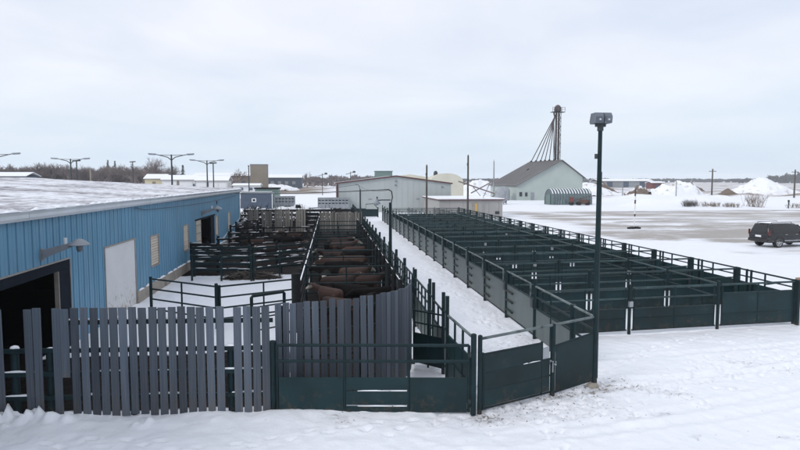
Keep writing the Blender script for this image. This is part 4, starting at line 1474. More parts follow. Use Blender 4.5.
COWS = {
    'brown_up': cow_mesh('cow', 1.36, 0.25, 'cow_brown', 'cow_white'),
    'brown_down': cow_mesh('cow', 0.92, -0.5, 'cow_brown', 'cow_white'),
    'tan': cow_mesh('cow', 1.22, 0.6, 'cow_tan', 'cow_white'),
    'black': cow_mesh('cow', 1.18, -0.3, 'cow_black', 'cow_black'),
    'baldy': cow_mesh('cow', 1.30, 0.1, 'cow_black', 'cow_white'),
}
cows = [
    ('brown_down', 0.30, 21.3, -35, 'reddish brown cow closest to the curved boards, head lowered'),
    ('brown_up', -0.05, 23.4, 130, 'dark reddish cow behind the closest brown cow'),
    ('black', 1.35, 21.4, 80, 'black cow beside the closest brown cow, on the alley side'),
    ('black', 1.75, 23.2, 200, 'black cow in front of the nearest lane gate, alley side'),
    ('baldy', -0.25, 27.0, -95, 'black white-faced cow just behind the nearest lane gate'),
    ('brown_up', 1.55, 26.3, 10, 'brown cow by alley rail just behind the nearest lane gate'),
    ('tan', 1.15, 28.7, 8, 'tan white-faced cow standing crosswise in the second lane pen'),
    ('black', 0.0, 29.3, 170, 'black cow beside the crosswise tan cow'),
    ('tan', 1.15, 32.4, 175, 'tan cow turned away in the third lane pen'),
    ('baldy', -0.20, 33.2, -110, 'black white-faced cow in the third lane pen by the barn-side rail'),
    ('black', 1.4, 34.6, 20, 'black cow behind the tan cow of the third lane pen'),
    ('brown_up', 0.1, 36.0, 165, 'brown cow at the back of the third lane pen'),
    ('brown_up', 0.8, 39.4, 10, 'brown cow in the fourth lane pen'),
    ('black', -0.1, 40.4, 100, 'black cow in the fourth lane pen'),
    ('black', 0.9, 24.0, 150, 'black cow squeezed behind the cow beside the alley rail'),
    ('brown_up', 0.35, 25.9, 15, 'reddish cow just behind the middle of the nearest lane gate'),
    ('black', 0.5, 30.0, 5, 'black cow close behind the crosswise tan cow'),
    ('brown_down', 0.2, 31.5, 175, 'reddish cow at the front of the third lane pen'),
    ('brown_down', 1.5, 37.8, 190, 'brown cow with lowered head behind the third lane gate'),
    ('brown_up', 0.6, 43.0, 0, 'brown cow in the fifth lane pen'),
    ('black', 1.2, 44.6, 30, 'black cow far down the cattle lane'),
    ('tan', -3.9, 39.4, 185, 'tan white-faced cow in the barn-side pen'),
    ('brown_up', -2.6, 40.2, 5, 'brown cow beside the tan cow in the barn-side pen'),
    ('brown_down', -5.4, 43.4, 170, 'brown cow with lowered head in the middle barn-side pen'),
    ('black', -3.2, 43.6, 0, 'black cow in the middle barn-side pen'),
    ('brown_up', -3.0, 47.8, 185, 'brown cow in the back barn-side pen'),
]
for kind, x, y, rz, lab in cows:
    k_ = 0.79 + 0.06 * math.sin(x * 7 + y)
    o = link('cow', COWS[kind], None, (x, y, 0.0), (0, 0, R(rz)), (k_, k_, k_))
    tag(o, lab, 'cow', 'cattle in the holding pens')


# ------------------------------------------------------------------ yard lamp beside the cattle lane
def yard_lamp(label, x, y, h, wire_to):
    t = thing('yard_lamp', label, 'yard lamp', (x, y, 0))
    MB().tube([(0, 0, -0.1), (0, 0, h)], [0.085, 0.07], 10).build('pole', 'green_paint', t, True)
    pts = [(0.03, 0, h - 0.05), (0.10, 0, h + 0.25), (0.06, 0, h + 0.52), (-0.08, 0, h + 0.60)]
    MB().tube(pts, 0.028, 8).build('bend', 'dark_steel', t, True)
    MB().tube([(0.0, 0, h + 0.12), (-0.42, 0, h + 0.12), (-0.60, 0, h + 0.10)], 0.026, 8).build('arm', 'dark_steel', t, True)
    MB().lathe([(0.17, -0.12), (0.17, -0.08), (0.08, 0.02), (0.06, 0.12), (0.03, 0.14)], (-0.62, 0, h + 0.05), 14).build('lamp_shade', 'lamp_grey', t, True)
    MB().lathe([(0.02, -0.20), (0.06, -0.18), (0.08, -0.125)], (-0.62, 0, h + 0.05), 12).build('lamp_globe', 'lens', t, True)
    MB().tube([(-0.62, 0, h + 0.19), (-0.62, 0, h + 0.28)], 0.035, 8).build('photocell', 'dark_steel', t)
    return t


yard_lamp('green yard lamp with a goose-neck arm beside the cattle lane', 2.80, 27.9, 4.15, None)
t = thing('yard_pole', 'slim pole carrying the wire farther down the cattle lane', 'pole', (2.75, 55.0, 0))
MB().tube([(0, 0, -0.1), (0, 0, 4.35)], 0.07, 8).build('pole', 'dark_steel', t, True)
MB().tube([(0, 0, 4.35), (-0.15, 0, 4.75), (-0.4, 0, 4.8)], 0.03, 6).build('bend', 'dark_steel', t, True)


def wire(label, a, b, sag, r=0.012):
    pts = []
    a, b = Vector(a), Vector(b)
    for i in range(25):
        u = i / 24
        p = a.lerp(b, u)
        pts.append((p.x, p.y, p.z - sag * 4 * u * (1 - u)))
    o = MB().tube(pts, r, 5).build('wire', 'dark_steel')
    tag(o, label, 'wire')


wire('thick wire sagging from the yard lamp towards the barn', (2.72, 27.9, 4.76), (-8.0, 52.0, 4.10), 0.10, 0.022)
wire('thin wire from the yard lamp to the far slim pole', (2.74, 27.9, 4.74), (2.6, 55.0, 4.75), 0.25, 0.012)
wire('thin wire from the slim pole to the far barn corner', (2.5, 55.0, 4.78), (-8.0, 55.6, 4.15), 0.25, 0.016)


# ------------------------------------------------------------------ parked sport utility car
def suv():
    t = thing('parked_car', 'dark grey estate utility car with snow on its roof in the car park', 'car', (35.55, 43.35, 0), R(9))
    # body stations along x: (x, half width low, half width belt, z bottom, z belt)
    n = 0
    st = [(-2.50, .80, .84, .52, .98), (-2.46, .90, .92, .42, 1.06), (-2.30, .965, .97, .38, 1.10), (-1.6, .985, .98, .36, 1.12), (-0.6, .99, .985, .34, 1.12), (0.6, .99, .985, .34, 1.11),
          (1.2, .985, .975, .36, 1.10), (1.75, .965, .93, .38, 1.06), (2.2, .93, .86, .42, 1.0), (2.42, .84, .76, .46, .92), (2.50, .70, .66, .52, .82)]
    m = MB()
    vs = []
    for x, wl, wb, zb, zt in st:
        ring = [(-wl * .85, zb), (-wl, zb + .10), (-wl * 1.0, zb + .28), (-wb, zt - .12), (-wb * .96, zt), (-wb * .5, zt + .02)]
        ring = ring + [(-a, b) for a, b in ring[::-1]]
        vs += [(x, a, b) for a, b in ring]
    k = 12
    fs = []
    for i in range(len(st) - 1):
        for j in range(k):
            j2 = (j + 1) % k
            fs.append((i * k + j, (i + 1) * k + j, (i + 1) * k + j2, i * k + j2))
    fs.append(tuple(range(k))); fs.append(tuple((len(st) - 1) * k + j for j in range(k - 1, -1, -1)))
    m.add(vs, fs)
    m.build('body', 'car_paint', t, True)
    # cabin
    cs = [(-2.44, .84, 1.05, .74, 1.12), (-2.36, .88, 1.08, .72, 1.50), (-2.18, .90, 1.09, .70, 1.80), (-1.9, .91, 1.09, .71, 1.845), (-0.5, .92, 1.09, .73, 1.87), (0.25, .92, 1.08, .71, 1.83), (0.55, .92, 1.08, .70, 1.70), (1.25, .90, 1.06, .76, 1.12)]
    m = MB(); vs = []
    for x, wb, zb, wt, zt in cs:
        vs += [(x, -wb, zb - .04), (x, -(wb * .45 + wt * .55) - .01, zb + (zt - zb) * .6), (x, -wt, zt - .05 * (zt > 1.3)), (x, -wt * .85, zt), (x, wt * .85, zt), (x, wt, zt - .05 * (zt > 1.3)), (x, (wb * .45 + wt * .55) + .01, zb + (zt - zb) * .6), (x, wb, zb - .04)]
    k = 8; fs = []
    for i in range(len(cs) - 1):
        for j in range(k - 1):
            fs.append((i * k + j, (i + 1) * k + j, (i + 1) * k + j + 1, i * k + j + 1))
    fs.append(tuple(range(k))); fs.append(tuple((len(cs) - 1) * k + j for j in range(k - 1, -1, -1)))
    m.add(vs, fs)
    cab = m.build('cabin', 'car_paint', t, True)
    # side glass, rear glass, windscreen: panes a little proud of the skin
    for s in (-1, 1):
        for x0, x1, xa, xb in ((-2.02, -1.28, -1.95, -1.28), (-1.16, -0.34, -1.16, -0.34), (-0.24, 0.72, -0.24, 0.36)):
            def yy(z):
                return s * (.915 - (z - 1.10) / .72 * .185 + .012)
            vs = [(x0, yy(1.14), 1.14), (x1, yy(1.14), 1.14), (xb, yy(1.70) , 1.70), (xa, yy(1.70), 1.70)]
            vs += [(a, b - s * 0.03, c) for a, b, c in vs]
            MB().add(vs, [(0, 1, 2, 3), (7, 6, 5, 4), (0, 4, 5, 1), (1, 5, 6, 2), (2, 6, 7, 3), (3, 7, 4, 0)]).build('window', 'glass_dark', t)
        # wheel arches and wheels
        for wx in (-1.47, 1.50):
            m = MB()
            pts = []
            for i in range(13):
                a = math.pi * i / 12
                pts.append((wx + .46 * math.cos(a), s * .975, .40 + .46 * math.sin(a)))
            m.tube(pts, .045, 6); m.build('wheel_arch', 'car_plastic', t, True)
            m = MB()
            rings = []
            for yv, rr in ((.68, .30), (.69, .385), (.72, .40), (.93, .40), (.965, .385), (.97, .29), (.94, .27)):
                rings.append((yv, rr))
            vs = []; fs = []; nn = 24
            for yv, rr in rings:
                for q in range(nn):
                    a = 2 * math.pi * q / nn
                    vs.append((wx + rr * math.cos(a), s * yv, .40 + rr * math.sin(a)))
            for i in range(len(rings) - 1):
                for q in range(nn):
                    q2 = (q + 1) % nn
                    fs.append((i * nn + q, i * nn + q2, (i + 1) * nn + q2, (i + 1) * nn + q))
            fs.append(tuple(range(nn))); fs.append(tuple((len(rings) - 1) * nn + q for q in range(nn)))
            m.add(vs, fs)
            wh = m.build('wheel', 'tyre', t, True)
            m = MB()
            for q in range(6):
                a = 2 * math.pi * q / 6
                c = Vector((wx, s * .955, .40))
                m.bar(c, c + Vector((.26 * math.cos(a), 0, .26 * math.sin(a))), .03, .09)
            m.tube([(wx, s * .93, .40), (wx, s * .985, .40)], .07, 10)
            rr = []
            for q in range(25):
                a = 2 * math.pi * q / 24
                rr.append((wx + .265 * math.cos(a), s * .962, .40 + .265 * math.sin(a)))
            m.tube(rr, .025, 6)
            m.build('rim', 'rim', wh, True)
        m = MB(); m.box(-2.49, -2.36, s * .93 - .045, s * .93 + .03, .96, 1.36); m.build('tail_light', 'tail_red', t)
        m = MB(); m.box(2.30, 2.44, s * .74 - .14, s * .74 + .12, .72, .90); m.build('headlight', 'lens', t)
        m = MB(); m.box(0.78, 0.92, s * .93 - .02, s * 1.13, 1.10, 1.28); m.build('mirror', 'car_plastic', t)
        for hx in (-0.95, 0.05):
            m = MB(); m.box(hx, hx + .2, s * .985, s * 1.02, .99, 1.02); m.build('door_handle', 'rim', t)
        m = MB(); m.box(-1.0, 1.0, s * .965, s * 1.012, .52, .58); m.build('side_trim', 'rim', t)
        m = MB(); m.tube([(-2.0, s * .62, 1.86), (-1.9, s * .62, 1.93), (-0.1, s * .62, 1.945), (0.05, s * .62, 1.86)], .022, 6); m.build('roof_rail', 'car_plastic', t, True)
    m = MB(); m.add([(-2.435, -.66, 1.16), (-2.435, .66, 1.16), (-2.26, .60, 1.70), (-2.26, -.60, 1.70), (-2.475, -.66, 1.16), (-2.475, .66, 1.16), (-2.30, .60, 1.70), (-2.30, -.60, 1.70)], [(0, 1, 2, 3), (7, 6, 5, 4), (0, 4, 5, 1), (1, 5, 6, 2), (2, 6, 7, 3), (3, 7, 4, 0)])
    m.build('rear_window', 'glass_dark', t)
    m = MB(); m.add([(0.60, -.66, 1.70), (0.60, .66, 1.70), (1.24, .76, 1.16), (1.24, -.76, 1.16), (0.63, -.66, 1.73), (0.63, .66, 1.73), (1.28, .76, 1.18), (1.28, -.76, 1.18)], [(3, 2, 1, 0), (4, 5, 6, 7), (0, 1, 5, 4), (1, 2, 6, 5), (2, 3, 7, 6), (3, 0, 4, 7)])
    m.build('windscreen', 'glass_dark', t)
    m = MB(); m.box(-2.60, -2.40, -.86, .86, .46, .68); m.build('rear_bumper', 'car_plastic', t)
    m = MB(); m.box(-2.525, -2.49, -.26, .26, .80, .94); m.build('number_plate', 'white_clean', t)
    # snow left on the roof
    m = MB(); r = random.Random(2)
    gx = np.linspace(-2.05, 0.1, 16); gy = np.linspace(-.52, .52, 9)
    vs = []; fs = []
    for i, x in enumerate(gx):
        for j, y in enumerate(gy):
            e = min(i, 15 - i, j * 1.5, (8 - j) * 1.5) / 3
            vs.append((x, y, 1.868 + min(1, e) * r.uniform(0.02, 0.07)))
    for i in range(15):
        for j in range(8):
            fs.append((i * 9 + j, (i + 1) * 9 + j, (i + 1) * 9 + j + 1, i * 9 + j + 1))
    m.add(vs, fs); m.build('roof_snow', 'snow', cab, True)


suv()

# ------------------------------------------------------------------ marker post, sawhorse
t = thing('marker_post', 'slim red and white marker post on a dark weighted base in the car park', 'marker post', (32.1, 60.3, 0))
MB().tube([(0, 0, 0), (0.02, 0, 2.0), (0.05, 0, 4.15)], 0.055, 8).build('pole', 'white_clean', t, True)
for z0, z1 in ((1.35, 1.6), (2.7, 3.1), (3.5, 4.3)):
    MB().tube([(0.02, 0, z0), (0.04, 0, z1)], 0.085, 8).build('red_band', 'maroon_trim', t, True)
m = MB(); m.lathe([(0.34, 0.0), (0.40, 0.06), (0.38, 0.2), (0.2, 0.22)], (-0.35, 0, 0), 14); m.build('tyre', 'tyre', t, True)
m = MB(); m.lathe([(0.30, 0.0), (0.36, 0.06), (0.34, 0.2), (0.2, 0.22)], (0.42, 0.1, 0), 14); m.build('tyre', 'tyre', t, True)
m = MB(); m.box(-0.4, 0.45, -0.12, 0.12, 0.222, 0.27); m.build('cross_plate', 'dark_steel', t)

t = thing('sawhorse', 'tan wooden sawhorse just past the near corner of the pens', 'sawhorse', (20.95, 24.2, 0), 0.15)
MB().bar((-0.45, 0, 0.80), (0.6, 0, 0.80), 0.10, 0.16).build('beam', 'lumber', t)
for x in (-0.32, 0.45):
    for s in (-1, 1):
        MB().bar((x, 0.02 * s, 0.75), (x - 0.1 if x < 0 else x + .1, 0.30 * s, 0.0), 0.06, 0.05).build('leg', 'lumber', t)


# ------------------------------------------------------------------ buildings behind the pens
def gable(poly, y0, y1, name, mt, parent):
    return MB().prism(poly, y0, y1).build(name, mt, parent)


def green_hall():
    t = thing('metal_hall', 'wide pale green metal hall with maroon roof edge beyond the alley', 'building', (10.4, 97, 0))
    W = 9.3
    gable([(-W, 0), (W, 0), (W, 4.55), (0.25, 5.75), (-W, 4.62)], 0, 16, 'wall', 'pale_green', t)
    m = MB()
    m.prism([(-W - .25, 4.62), (-W - .25, 4.72), (0.25, 5.92), (W + .25, 4.68), (W + .25, 4.57), (0.25, 5.77)], -0.25, 16.2)
    rf = m.build('roof', 'snow', t)
    m = MB(); m.bar((-W - .25, -0.28, 4.66), (0.25, -0.28, 5.84), .05, .24); m.bar((0.25, -0.285, 5.84), (W + .25, -0.285, 4.62), .05, .24); m.build('roof_edge', 'maroon_trim', rf)
    me = MB().box(-.035, .035, -.03, .0, 0.1, 1).mesh('rib', 'pale_green')
    x = -W + 0.3
    while x < W:
        top = 5.65 - abs(x - .25) * .125
        link('rib', me, t, (x, 0, 0), None, (1, 1, top))
        x += 0.93
    for x, z in ((0.25, 4.95), (0.2, 4.3), (7.9, 4.0)):
        MB().lathe([(.18, 0), (.22, .06), (.05, .2)], (x, -.08, z), 8).build('wall_light', 'lamp_grey', t)
    for x in (-4.2, 3.6):
        MB().box(x, x + .5, -.05, .02, 2.0, 2.2).build('vent', 'grey_wall', t)
    MB().box(-W - .1, -W + .25, -.06, .1, 0, 4.5).build('corner_trim', 'maroon_trim', t)
    MB().box(W - .2, W + .05, -.06, .1, 0, 4.4).build('corner_trim', 'pale_green', t)


green_hall()


def annex():
    t = thing('annex_building', 'low beige flat-roofed annex with a yellow door behind the pens', 'building', (19.0, 80.6, 0))
    MB().box(-4.2, 4.65, 0, 14, 0, 2.42).build('wall', 'cream_wall', t)
    rf = MB().box(-4.4, 4.9, -.25, 14.2, 2.42, 2.56).build('roof', 'maroon_trim', t)
    MB().box(-4.35, 4.85, -.2, 14.2, 2.562, 2.68).build('roof_snow', 'snow', rf)
    d = MB().box(0.35, 1.15, -.06, .0, 0.1, 2.05).build('door', 'frame_tan', t)
    MB().box(0.75, 1.1, -.10, -.062, 0.15, 2.0).build('door_panel', 'yellow_door', d)
    for x in (-2.8, -0.9, 2.7, 4.1):
        MB().box(x, x + .05, -.03, .0, 0.1, 2.4).build('wall_seam', 'frame_tan', t)
    MB().box(3.6, 4.2, -.05, .0, 0.5, 0.9).build('meter_box', 'dark_steel', t)
    m = MB(); m.tube([(1.9, -.12, .1), (1.9, -.12, 3.1)], .04, 6); m.build('service_pipe', 'galv', t)


annex()


def grain_shed():
    t = thing('grain_shed', 'pale green gabled grain shed with a dark roof beyond the car park', 'shed', (0, 0, 0))
    # near gable corners and rear gable corners (building turned a little to the left)
    NL, NA, NRt = Vector((47.8, 150, 0)), Vector((59.1, 149.2, 0)), Vector((64.8, 148.8, 0))
    off = Vector((-2.2, 17.5, 0))
    zl, za, zr = 3.9, 10.2, 5.9

    def P(v, z, b=0.0):
        w = v + off * b
        return (w.x, w.y, z)
    m = MB()
    m.add([P(NL, 0), P(NRt, 0), P(NRt, zr), P(NA, za), P(NL, zl)], [(0, 1, 2, 3, 4)])
    m.add([P(NL, 0, 1), P(NRt, 0, 1), P(NRt, zr, 1), P(NA, za, 1), P(NL, zl, 1)], [(4, 3, 2, 1, 0)])
    m.add([P(NL, 0), P(NL, zl), P(NL, zl, 1), P(NL, 0, 1)], [(0, 1, 2, 3)])
    m.add([P(NRt, 0), P(NRt, zr), P(NRt, zr, 1), P(NRt, 0, 1)], [(3, 2, 1, 0)])
    m.build('wall', 'shed_wall', t)
    m = MB()
    ex = 0.5

    def slab(a, za_, b, zb_, th=.18):
        d = (b - a).normalized()
        a2 = a - d * ex; zz = za_ - ex * (zb_ - za_) / (b - a).length
        q = [P(a2, zz, -.04), P(b, zb_, -.04), P(b, zb_, 1.04), P(a2, zz, 1.04)]
        up = [(x, y, z + th) for x, y, z in q]
        m.add(q + up, [(3, 2, 1, 0), (4, 5, 6, 7), (0, 1, 5, 4), (1, 2, 6, 5), (2, 3, 7, 6), (3, 0, 4, 7)])
    slab(NL, zl, NA, za + .02)
    slab(NRt, zr, NA, za + .02)
    rf = m.build('roof', 'shed_roof', t)
    for b in np.linspace(.06, .94, 9):
        m = MB(); p0 = Vector(P(NL, zl + .22, b)); p1 = Vector(P(NA, za + .24, b)); m.bar(p0, p1, .12, .06); m.build('seam', 'shed_roof', rf)
    # windows and door on the low left part of the gable wall
    u = (NRt - NL).normalized(); nn = Vector((u.y, -u.x, 0))

    def onwall(s, z0, w, h, nm, mt):
        c = NL + u * s + nn * .04
        vs = []
        for dn in (0, .06):
            for a, z in ((0, z0), (w, z0), (w, z0 + h), (0, z0 + h)):
                q = c + u * a + nn * dn
                vs.append((q.x, q.y, z))
        MB().add(vs, [(3, 2, 1, 0), (4, 5, 6, 7), (0, 1, 5, 4), (1, 2, 6, 5), (2, 3, 7, 6), (3, 0, 4, 7)]).build(nm, mt, t)
    onwall(0.6, 1.0, .7, 1.1, 'window', 'dark_steel')
    onwall(2.1, 1.0, .6, 1.0, 'window', 'dark_steel')
    onwall(3.6, 0.1, .8, 1.9, 'door', 'grey_wall')
    MB().bar(P(NL, zl - .1), P(NL, zl - .1, 1), .2, .25).build('eave_trim', 'grey_wall', t)
    # lean-to tank at the left end
    MB().lathe([(1.5, 0), (1.6, .3), (1.6, 2.6), (1.0, 3.3), (.3, 3.5)], (44.4, 150.5, 0), 16).build('tank', 'galv', t, True)
    q = Vector(P(NA, 8.2, .55))
    MB().lathe([(.45, 0), (.5, .3), (.2, .6)], (q.x - 4.2, q.y, 7.7), 8).build('roof_vent', 'dark_steel', rf, True)


grain_shed()


def elevator_leg():
    t = thing('elevator_leg', 'tall grain elevator leg with fanned spouts above the shed roof', 'grain elevator', (59.4, 153.0, 0))
    top = 24.4
    m = MB()
    for x, y in ((-.75, -.5), (.75, -.5), (.75, .5), (-.75, .5)):
        m.bar((x, y, 0), (x, y, top - 1), .09, .09)
    m.build('tower_leg', 'dark_steel', t)
    m = MB()
    z = 8.0
    k = 0
    while z < top - 2:
        s = 1 if k % 2 else -1
        m.bar((-.75 * s, -.5, z), (.75 * s, -.5, z + 1.1), .08, .08)
        m.bar((-.75, -.5, z), (.75, -.5, z), .07, .07)
        m.bar((.75, -.5, z), (.75, .5, z + 1.1), .08, .08)
        z += 1.1; k += 1
    m.build('lattice', 'dark_steel', t)
    for x in (-.32, .32):
        MB().box(x - .17, x + .17, -.2, .2, 0, top - 1.2).build('trunking', 'leg_steel', t)
    m = MB()
    m.lathe([(.75, 0), (.95, .5), (.9, 1.0), (.55, 1.5), (.2, 1.7)], (0, 0, top - 1.3), 12)
    m.build('head_drum', 'leg_steel', t, True)
    m = MB(); m.box(-1.7, 1.7, -.9, .9, top - 1.55, top - 1.42)
    pf = m.build('platform', 'dark_steel', t)
    m = MB()
    for x in (-1.65, -.8, .8, 1.65):
        m.bar((x, -.85, top - 1.4), (x, -.85, top - .3), .07, .07)
    m.bar((-1.7, -.85, top - .3), (1.7, -.85, top - .3), .07, .07); m.bar((-1.7, -.85, top - .85), (1.7, -.85, top - .85), .07, .07)
    m.build('railing', 'dark_steel', pf)
    # spouts fan out from the distributor down to the ridge
    for i, (dx, dz) in enumerate(((-7.6, 0), (-6.3, 0.0), (-5.2, 0), (-4.1, 0), (-2.7, 0), (-1.0, 0))):
        src = Vector((-.55 - .10 * i, -.1, top - 2.2 - .35 * i))
        u = (i + .3) / 6.0
        b_ = (0.97, 0.80, 0.64, 0.50, 0.36, 0.20)[i]
        dst = Vector((-0.3 - 2.2 * b_, -3.8 + 17.5 * b_, 10.4))
        MB().tube([src, dst], .12, 8).build('spout', 'leg_steel', t, True)
        MB().lathe([(.35, 0), (.35, .5), (.18, .7)], (dst.x, dst.y, 10.0), 8).build('roof_collar', 'bark_dark', t, True)
    MB().tube([(-.6, 0, top - 1.0), (-1.0, 0, top - 1.8), (-.75, -.1, top - 3.0)], .22, 8).build('elbow', 'leg_steel', t, True)


elevator_leg()


def quonset():
    t = thing('arched_shed', 'small dark ribbed arched shed in front of the grain shed', 'shed', (46.2, 121, 0), 0.10)
    L = 9.2
    W, Hh = 3.2, 3.25
    arc = []
    for i in range(17):
        a = math.pi * i / 16
        arc.append((1.7 * math.cos(a) + 0, .55 + (Hh - .55) * math.sin(a) ** .8))
    # arch lies across y; ribs along x
    ring = [(1.9, 0)] + [(c[0] * 1.12, c[1]) for c in arc] + [(-1.9, 0)]
    n = 14
    for i in range(n):
        x0 = i * L / n
        m = MB()
        k = len(ring); vs = []
        for x, s in ((x0 + .02, 1.0), (x0 + .12, 1.035), (x0 + L / n - .12, 1.035), (x0 + L / n - .02, 1.0)):
            vs += [(x, a * s + 1.9, b * s) for a, b in ring]
        fs = []
        for j in range(3):
            for q in range(k - 1):
                fs.append((j * k + q, j * k + q + 1, (j + 1) * k + q + 1, (j + 1) * k + q))
        m.add(vs, fs)
        m.build('rib_panel', 'quonset', t, True)
        if True:
            m = MB(); vs = []
            sub = ring[8:15]
            for x in (x0 + .13, x0 + L / n - .30):
                vs += [(x, a * 1.04 + 1.9, b * 1.04 + .02) for a, b in sub]
            kk = len(sub); fs = [(q, q + 1, kk + q + 1, kk + q) for q in range(kk - 1)]
            m.add(vs, fs); m.build('snow_cap', 'snow', t, True)
    for x in (0.1, L - .1):
        m = MB(); m.add([(x, a + 1.9, b) for a, b in ring], [tuple(range(len(ring)))]); m.build('end_wall', 'quonset', t)
    MB().box(-.06, .06, 1.0, 2.7, 0.05, 2.2).build('door', 'teal_wall', t)


quonset()
t = thing('scrap_crate', 'rusty red farm implement parked against the arched shed', 'implement', (50.2, 118.8, 0))
MB().box(-1.0, -0.45, -.5, .5, .3, 1.7).build('hopper', 'red_dull', t)
MB().prism([(0.5, .35), (2.9, .35), (3.1, 1.15), (1.2, 1.2)], -.5, .5).build('bed', 'rust', t)
for x in (-.8, .8, 2.7):
    m = MB(); m.tube([(x, -.62, .35), (x, .62, .35)], .35, 12); m.build('wheel', 'tyre', t, True)
MB().bar((-.2, 0, 1.0), (3.4, 0, 1.9), .12, .12).build('boom', 'rust', t)


# cream bins and yard clutter behind the annex
def cream_shed():
    t = thing('cream_bin', 'round-shouldered cream storage shed rising behind the annex', 'shed', (27.5, 140, 0))
    ring = []
    for i in range(13):
        a = math.pi * i / 12
        ring.append((4.0 * math.cos(a), 4.2 + 2.6 * math.sin(a) ** .75))
    poly = [(4.0, 0)] + ring + [(-4.0, 0)]
    MB().prism(poly, 0, 6).build('wall', 'cream_bin', t)
    MB().box(-.9, .1, -.12, -.003, 3.2, 4.3).build('hatch', 'bark_dark', t)
    m = MB(); m.lathe([(.5, 0), (.5, .8), (.2, 1.2)], (-2.2, 3, 6.2), 8); m.build('vent', 'dark_steel', t, True)


cream_shed()
t = thing('cream_shed_row', 'long cream shed with a row of small vents left of the cream storage shed', 'shed', (12.5, 146, 0))
MB().prism([(0, 0), (13.5, 0), (13.5, 5.6), (7.0, 6.6), (0, 5.4)], 0, 9).build('wall', 'cream_bin', t)
for i in range(6):
    MB().box(4.5 + i * 1.4, 5.0 + i * 1.4, -.1, -.003, 4.7, 5.2).build('vent', 'bark_dark', t)

t = thing('auger', 'brown grain auger leaning across the yard behind the annex', 'auger', (31.0, 136, 0))
MB().tube([(-1.6, 0, 4.9), (8.5, 1.0, 1.6)], .15, 8).build('tube', 'bark_far', t, True)
MB().bar((5.0, .4, 0), (2.0, .6, 3.6), .12, .12).build('strut', 'bark_dark', t)
MB().bar((5.0, .8, 0), (7.5, .9, 1.9), .12, .12).build('strut', 'bark_dark', t)
m = MB(); m.tube([(5.0, -.8, .4), (5.0, 1.8, .4)], .4, 12); m.build('wheel', 'tyre', t, True)
t = thing('auger', 'second brown auger lying behind the leaning one', 'auger', (34.0, 143, 0))
MB().tube([(0, 0, 2.0), (6.5, -1.0, 5.6)], .14, 8).build('tube', 'bark_far', t, True)
MB().bar((2.6, -.4, 0), (4.4, -.7, 4.2), .12, .12).build('strut', 'bark_dark', t)
t = thing('steel_tank', 'rusty grey tank beside the left end of the grain shed', 'tank', (36.6, 126, 0))
MB().lathe([(1.1, .3), (1.3, .7), (1.3, 2.9), (.7, 3.5), (.25, 3.7)], (0, 0, 0), 16).build('shell', 'galv', t, True)
for s in (-1, 1):
    for q in (-1, 1):
        MB().bar((s * .9, q * .9, 0), (s * .9, q * .9, .9), .14, .14).build('leg', 'dark_steel', t)
t = thing('utility_pole', 'pale slim mast standing left of the grain shed', 'pole', (44.4, 160, 0))
MB().tube([(0, 0, 0), (0, 0, 10.3)], [.22, .16], 8).build('pole', 'galv', t, True)
MB().tube([(0, 0, 10.3), (0, 0, 10.8)], .06, 6).build('cap', 'galv', t)

t = thing('green_elevator', 'boxy teal building showing above the pale green hall roof', 'building', (17.0, 190, 0))
MB().box(-2.6, 2.7, 0, 5, 0, 7.9).build('wall', 'teal_wall', t)
MB().box(-4.0, -2.603, 0.5, 4, 0, 6.3).build('side_wall', 'teal_wall', t)
MB().box(-2.8, 2.9, -.2, 5.2, 7.9, 8.1).build('roof', 'teal_wall', t)
for k, (x, y, z, lab) in enumerate(((-2.5, 205, 7.4, 'left small farm mast with cross arm near the far field'), (7.0, 205, 8.0, 'right small farm mast with cross arm near the far field'))):
    t = thing('yard_mast', lab, 'mast', (x, y, 0))
    MB().tube([(0, 0, 0), (0, 0, z)], .14, 6).build('pole', 'dark_steel', t)
    MB().bar((-1.6, 0, z - .9), (1.2, 0, z - .1), .25, .3).build('arm', 'galv', t)
    MB().lathe([(.5, -.25), (.5, .2), (.2, .4)], (1.2, 0, z - .1), 8).build('lamp', 'dark_steel', t)


# ------------------------------------------------------------------ trailers and sheds beyond the cattle lane
def slate_trailer():
    t = thing('office_trailer', 'slate blue box trailer with a small window beyond the barn end', 'trailer', (-14.3, 99, 0))
    MB().box(0, 5.0, 0, 2.6, .5, 3.05).build('body', 'slate_wall', t)
    rf = MB().prism([(-.1, 3.05), (5.15, 3.05), (4.8, 3.26), (.3, 3.26)], -.1, 2.7).build('roof', 'grey_wall', t)
    MB().box(.3, 4.8, .1, 2.5, 3.262, 3.32).build('roof_snow', 'snow', rf)
    MB().box(4.94, 5.06, -.05, .02, .5, 3.05).build('corner_trim', 'white_clean', t)
    w = MB().box(1.75, 2.45, -.05, -.003, 1.65, 2.25).build('window', 'white_clean', t)
    MB().box(1.9, 2.3, -.08, -.052, 1.78, 2.12).build('pane', 'glass_dark', w)
    for x in (1.4, 2.4):
        m = MB(); m.tube([(x, -.02, .4), (x, .3, .4)], .4, 12); m.build('wheel', 'tyre', t, True)
    MB().box(-.9, -.05, .2, 1.8, .6, 2.2).build('nose', 'white_clean', t)


slate_trailer()


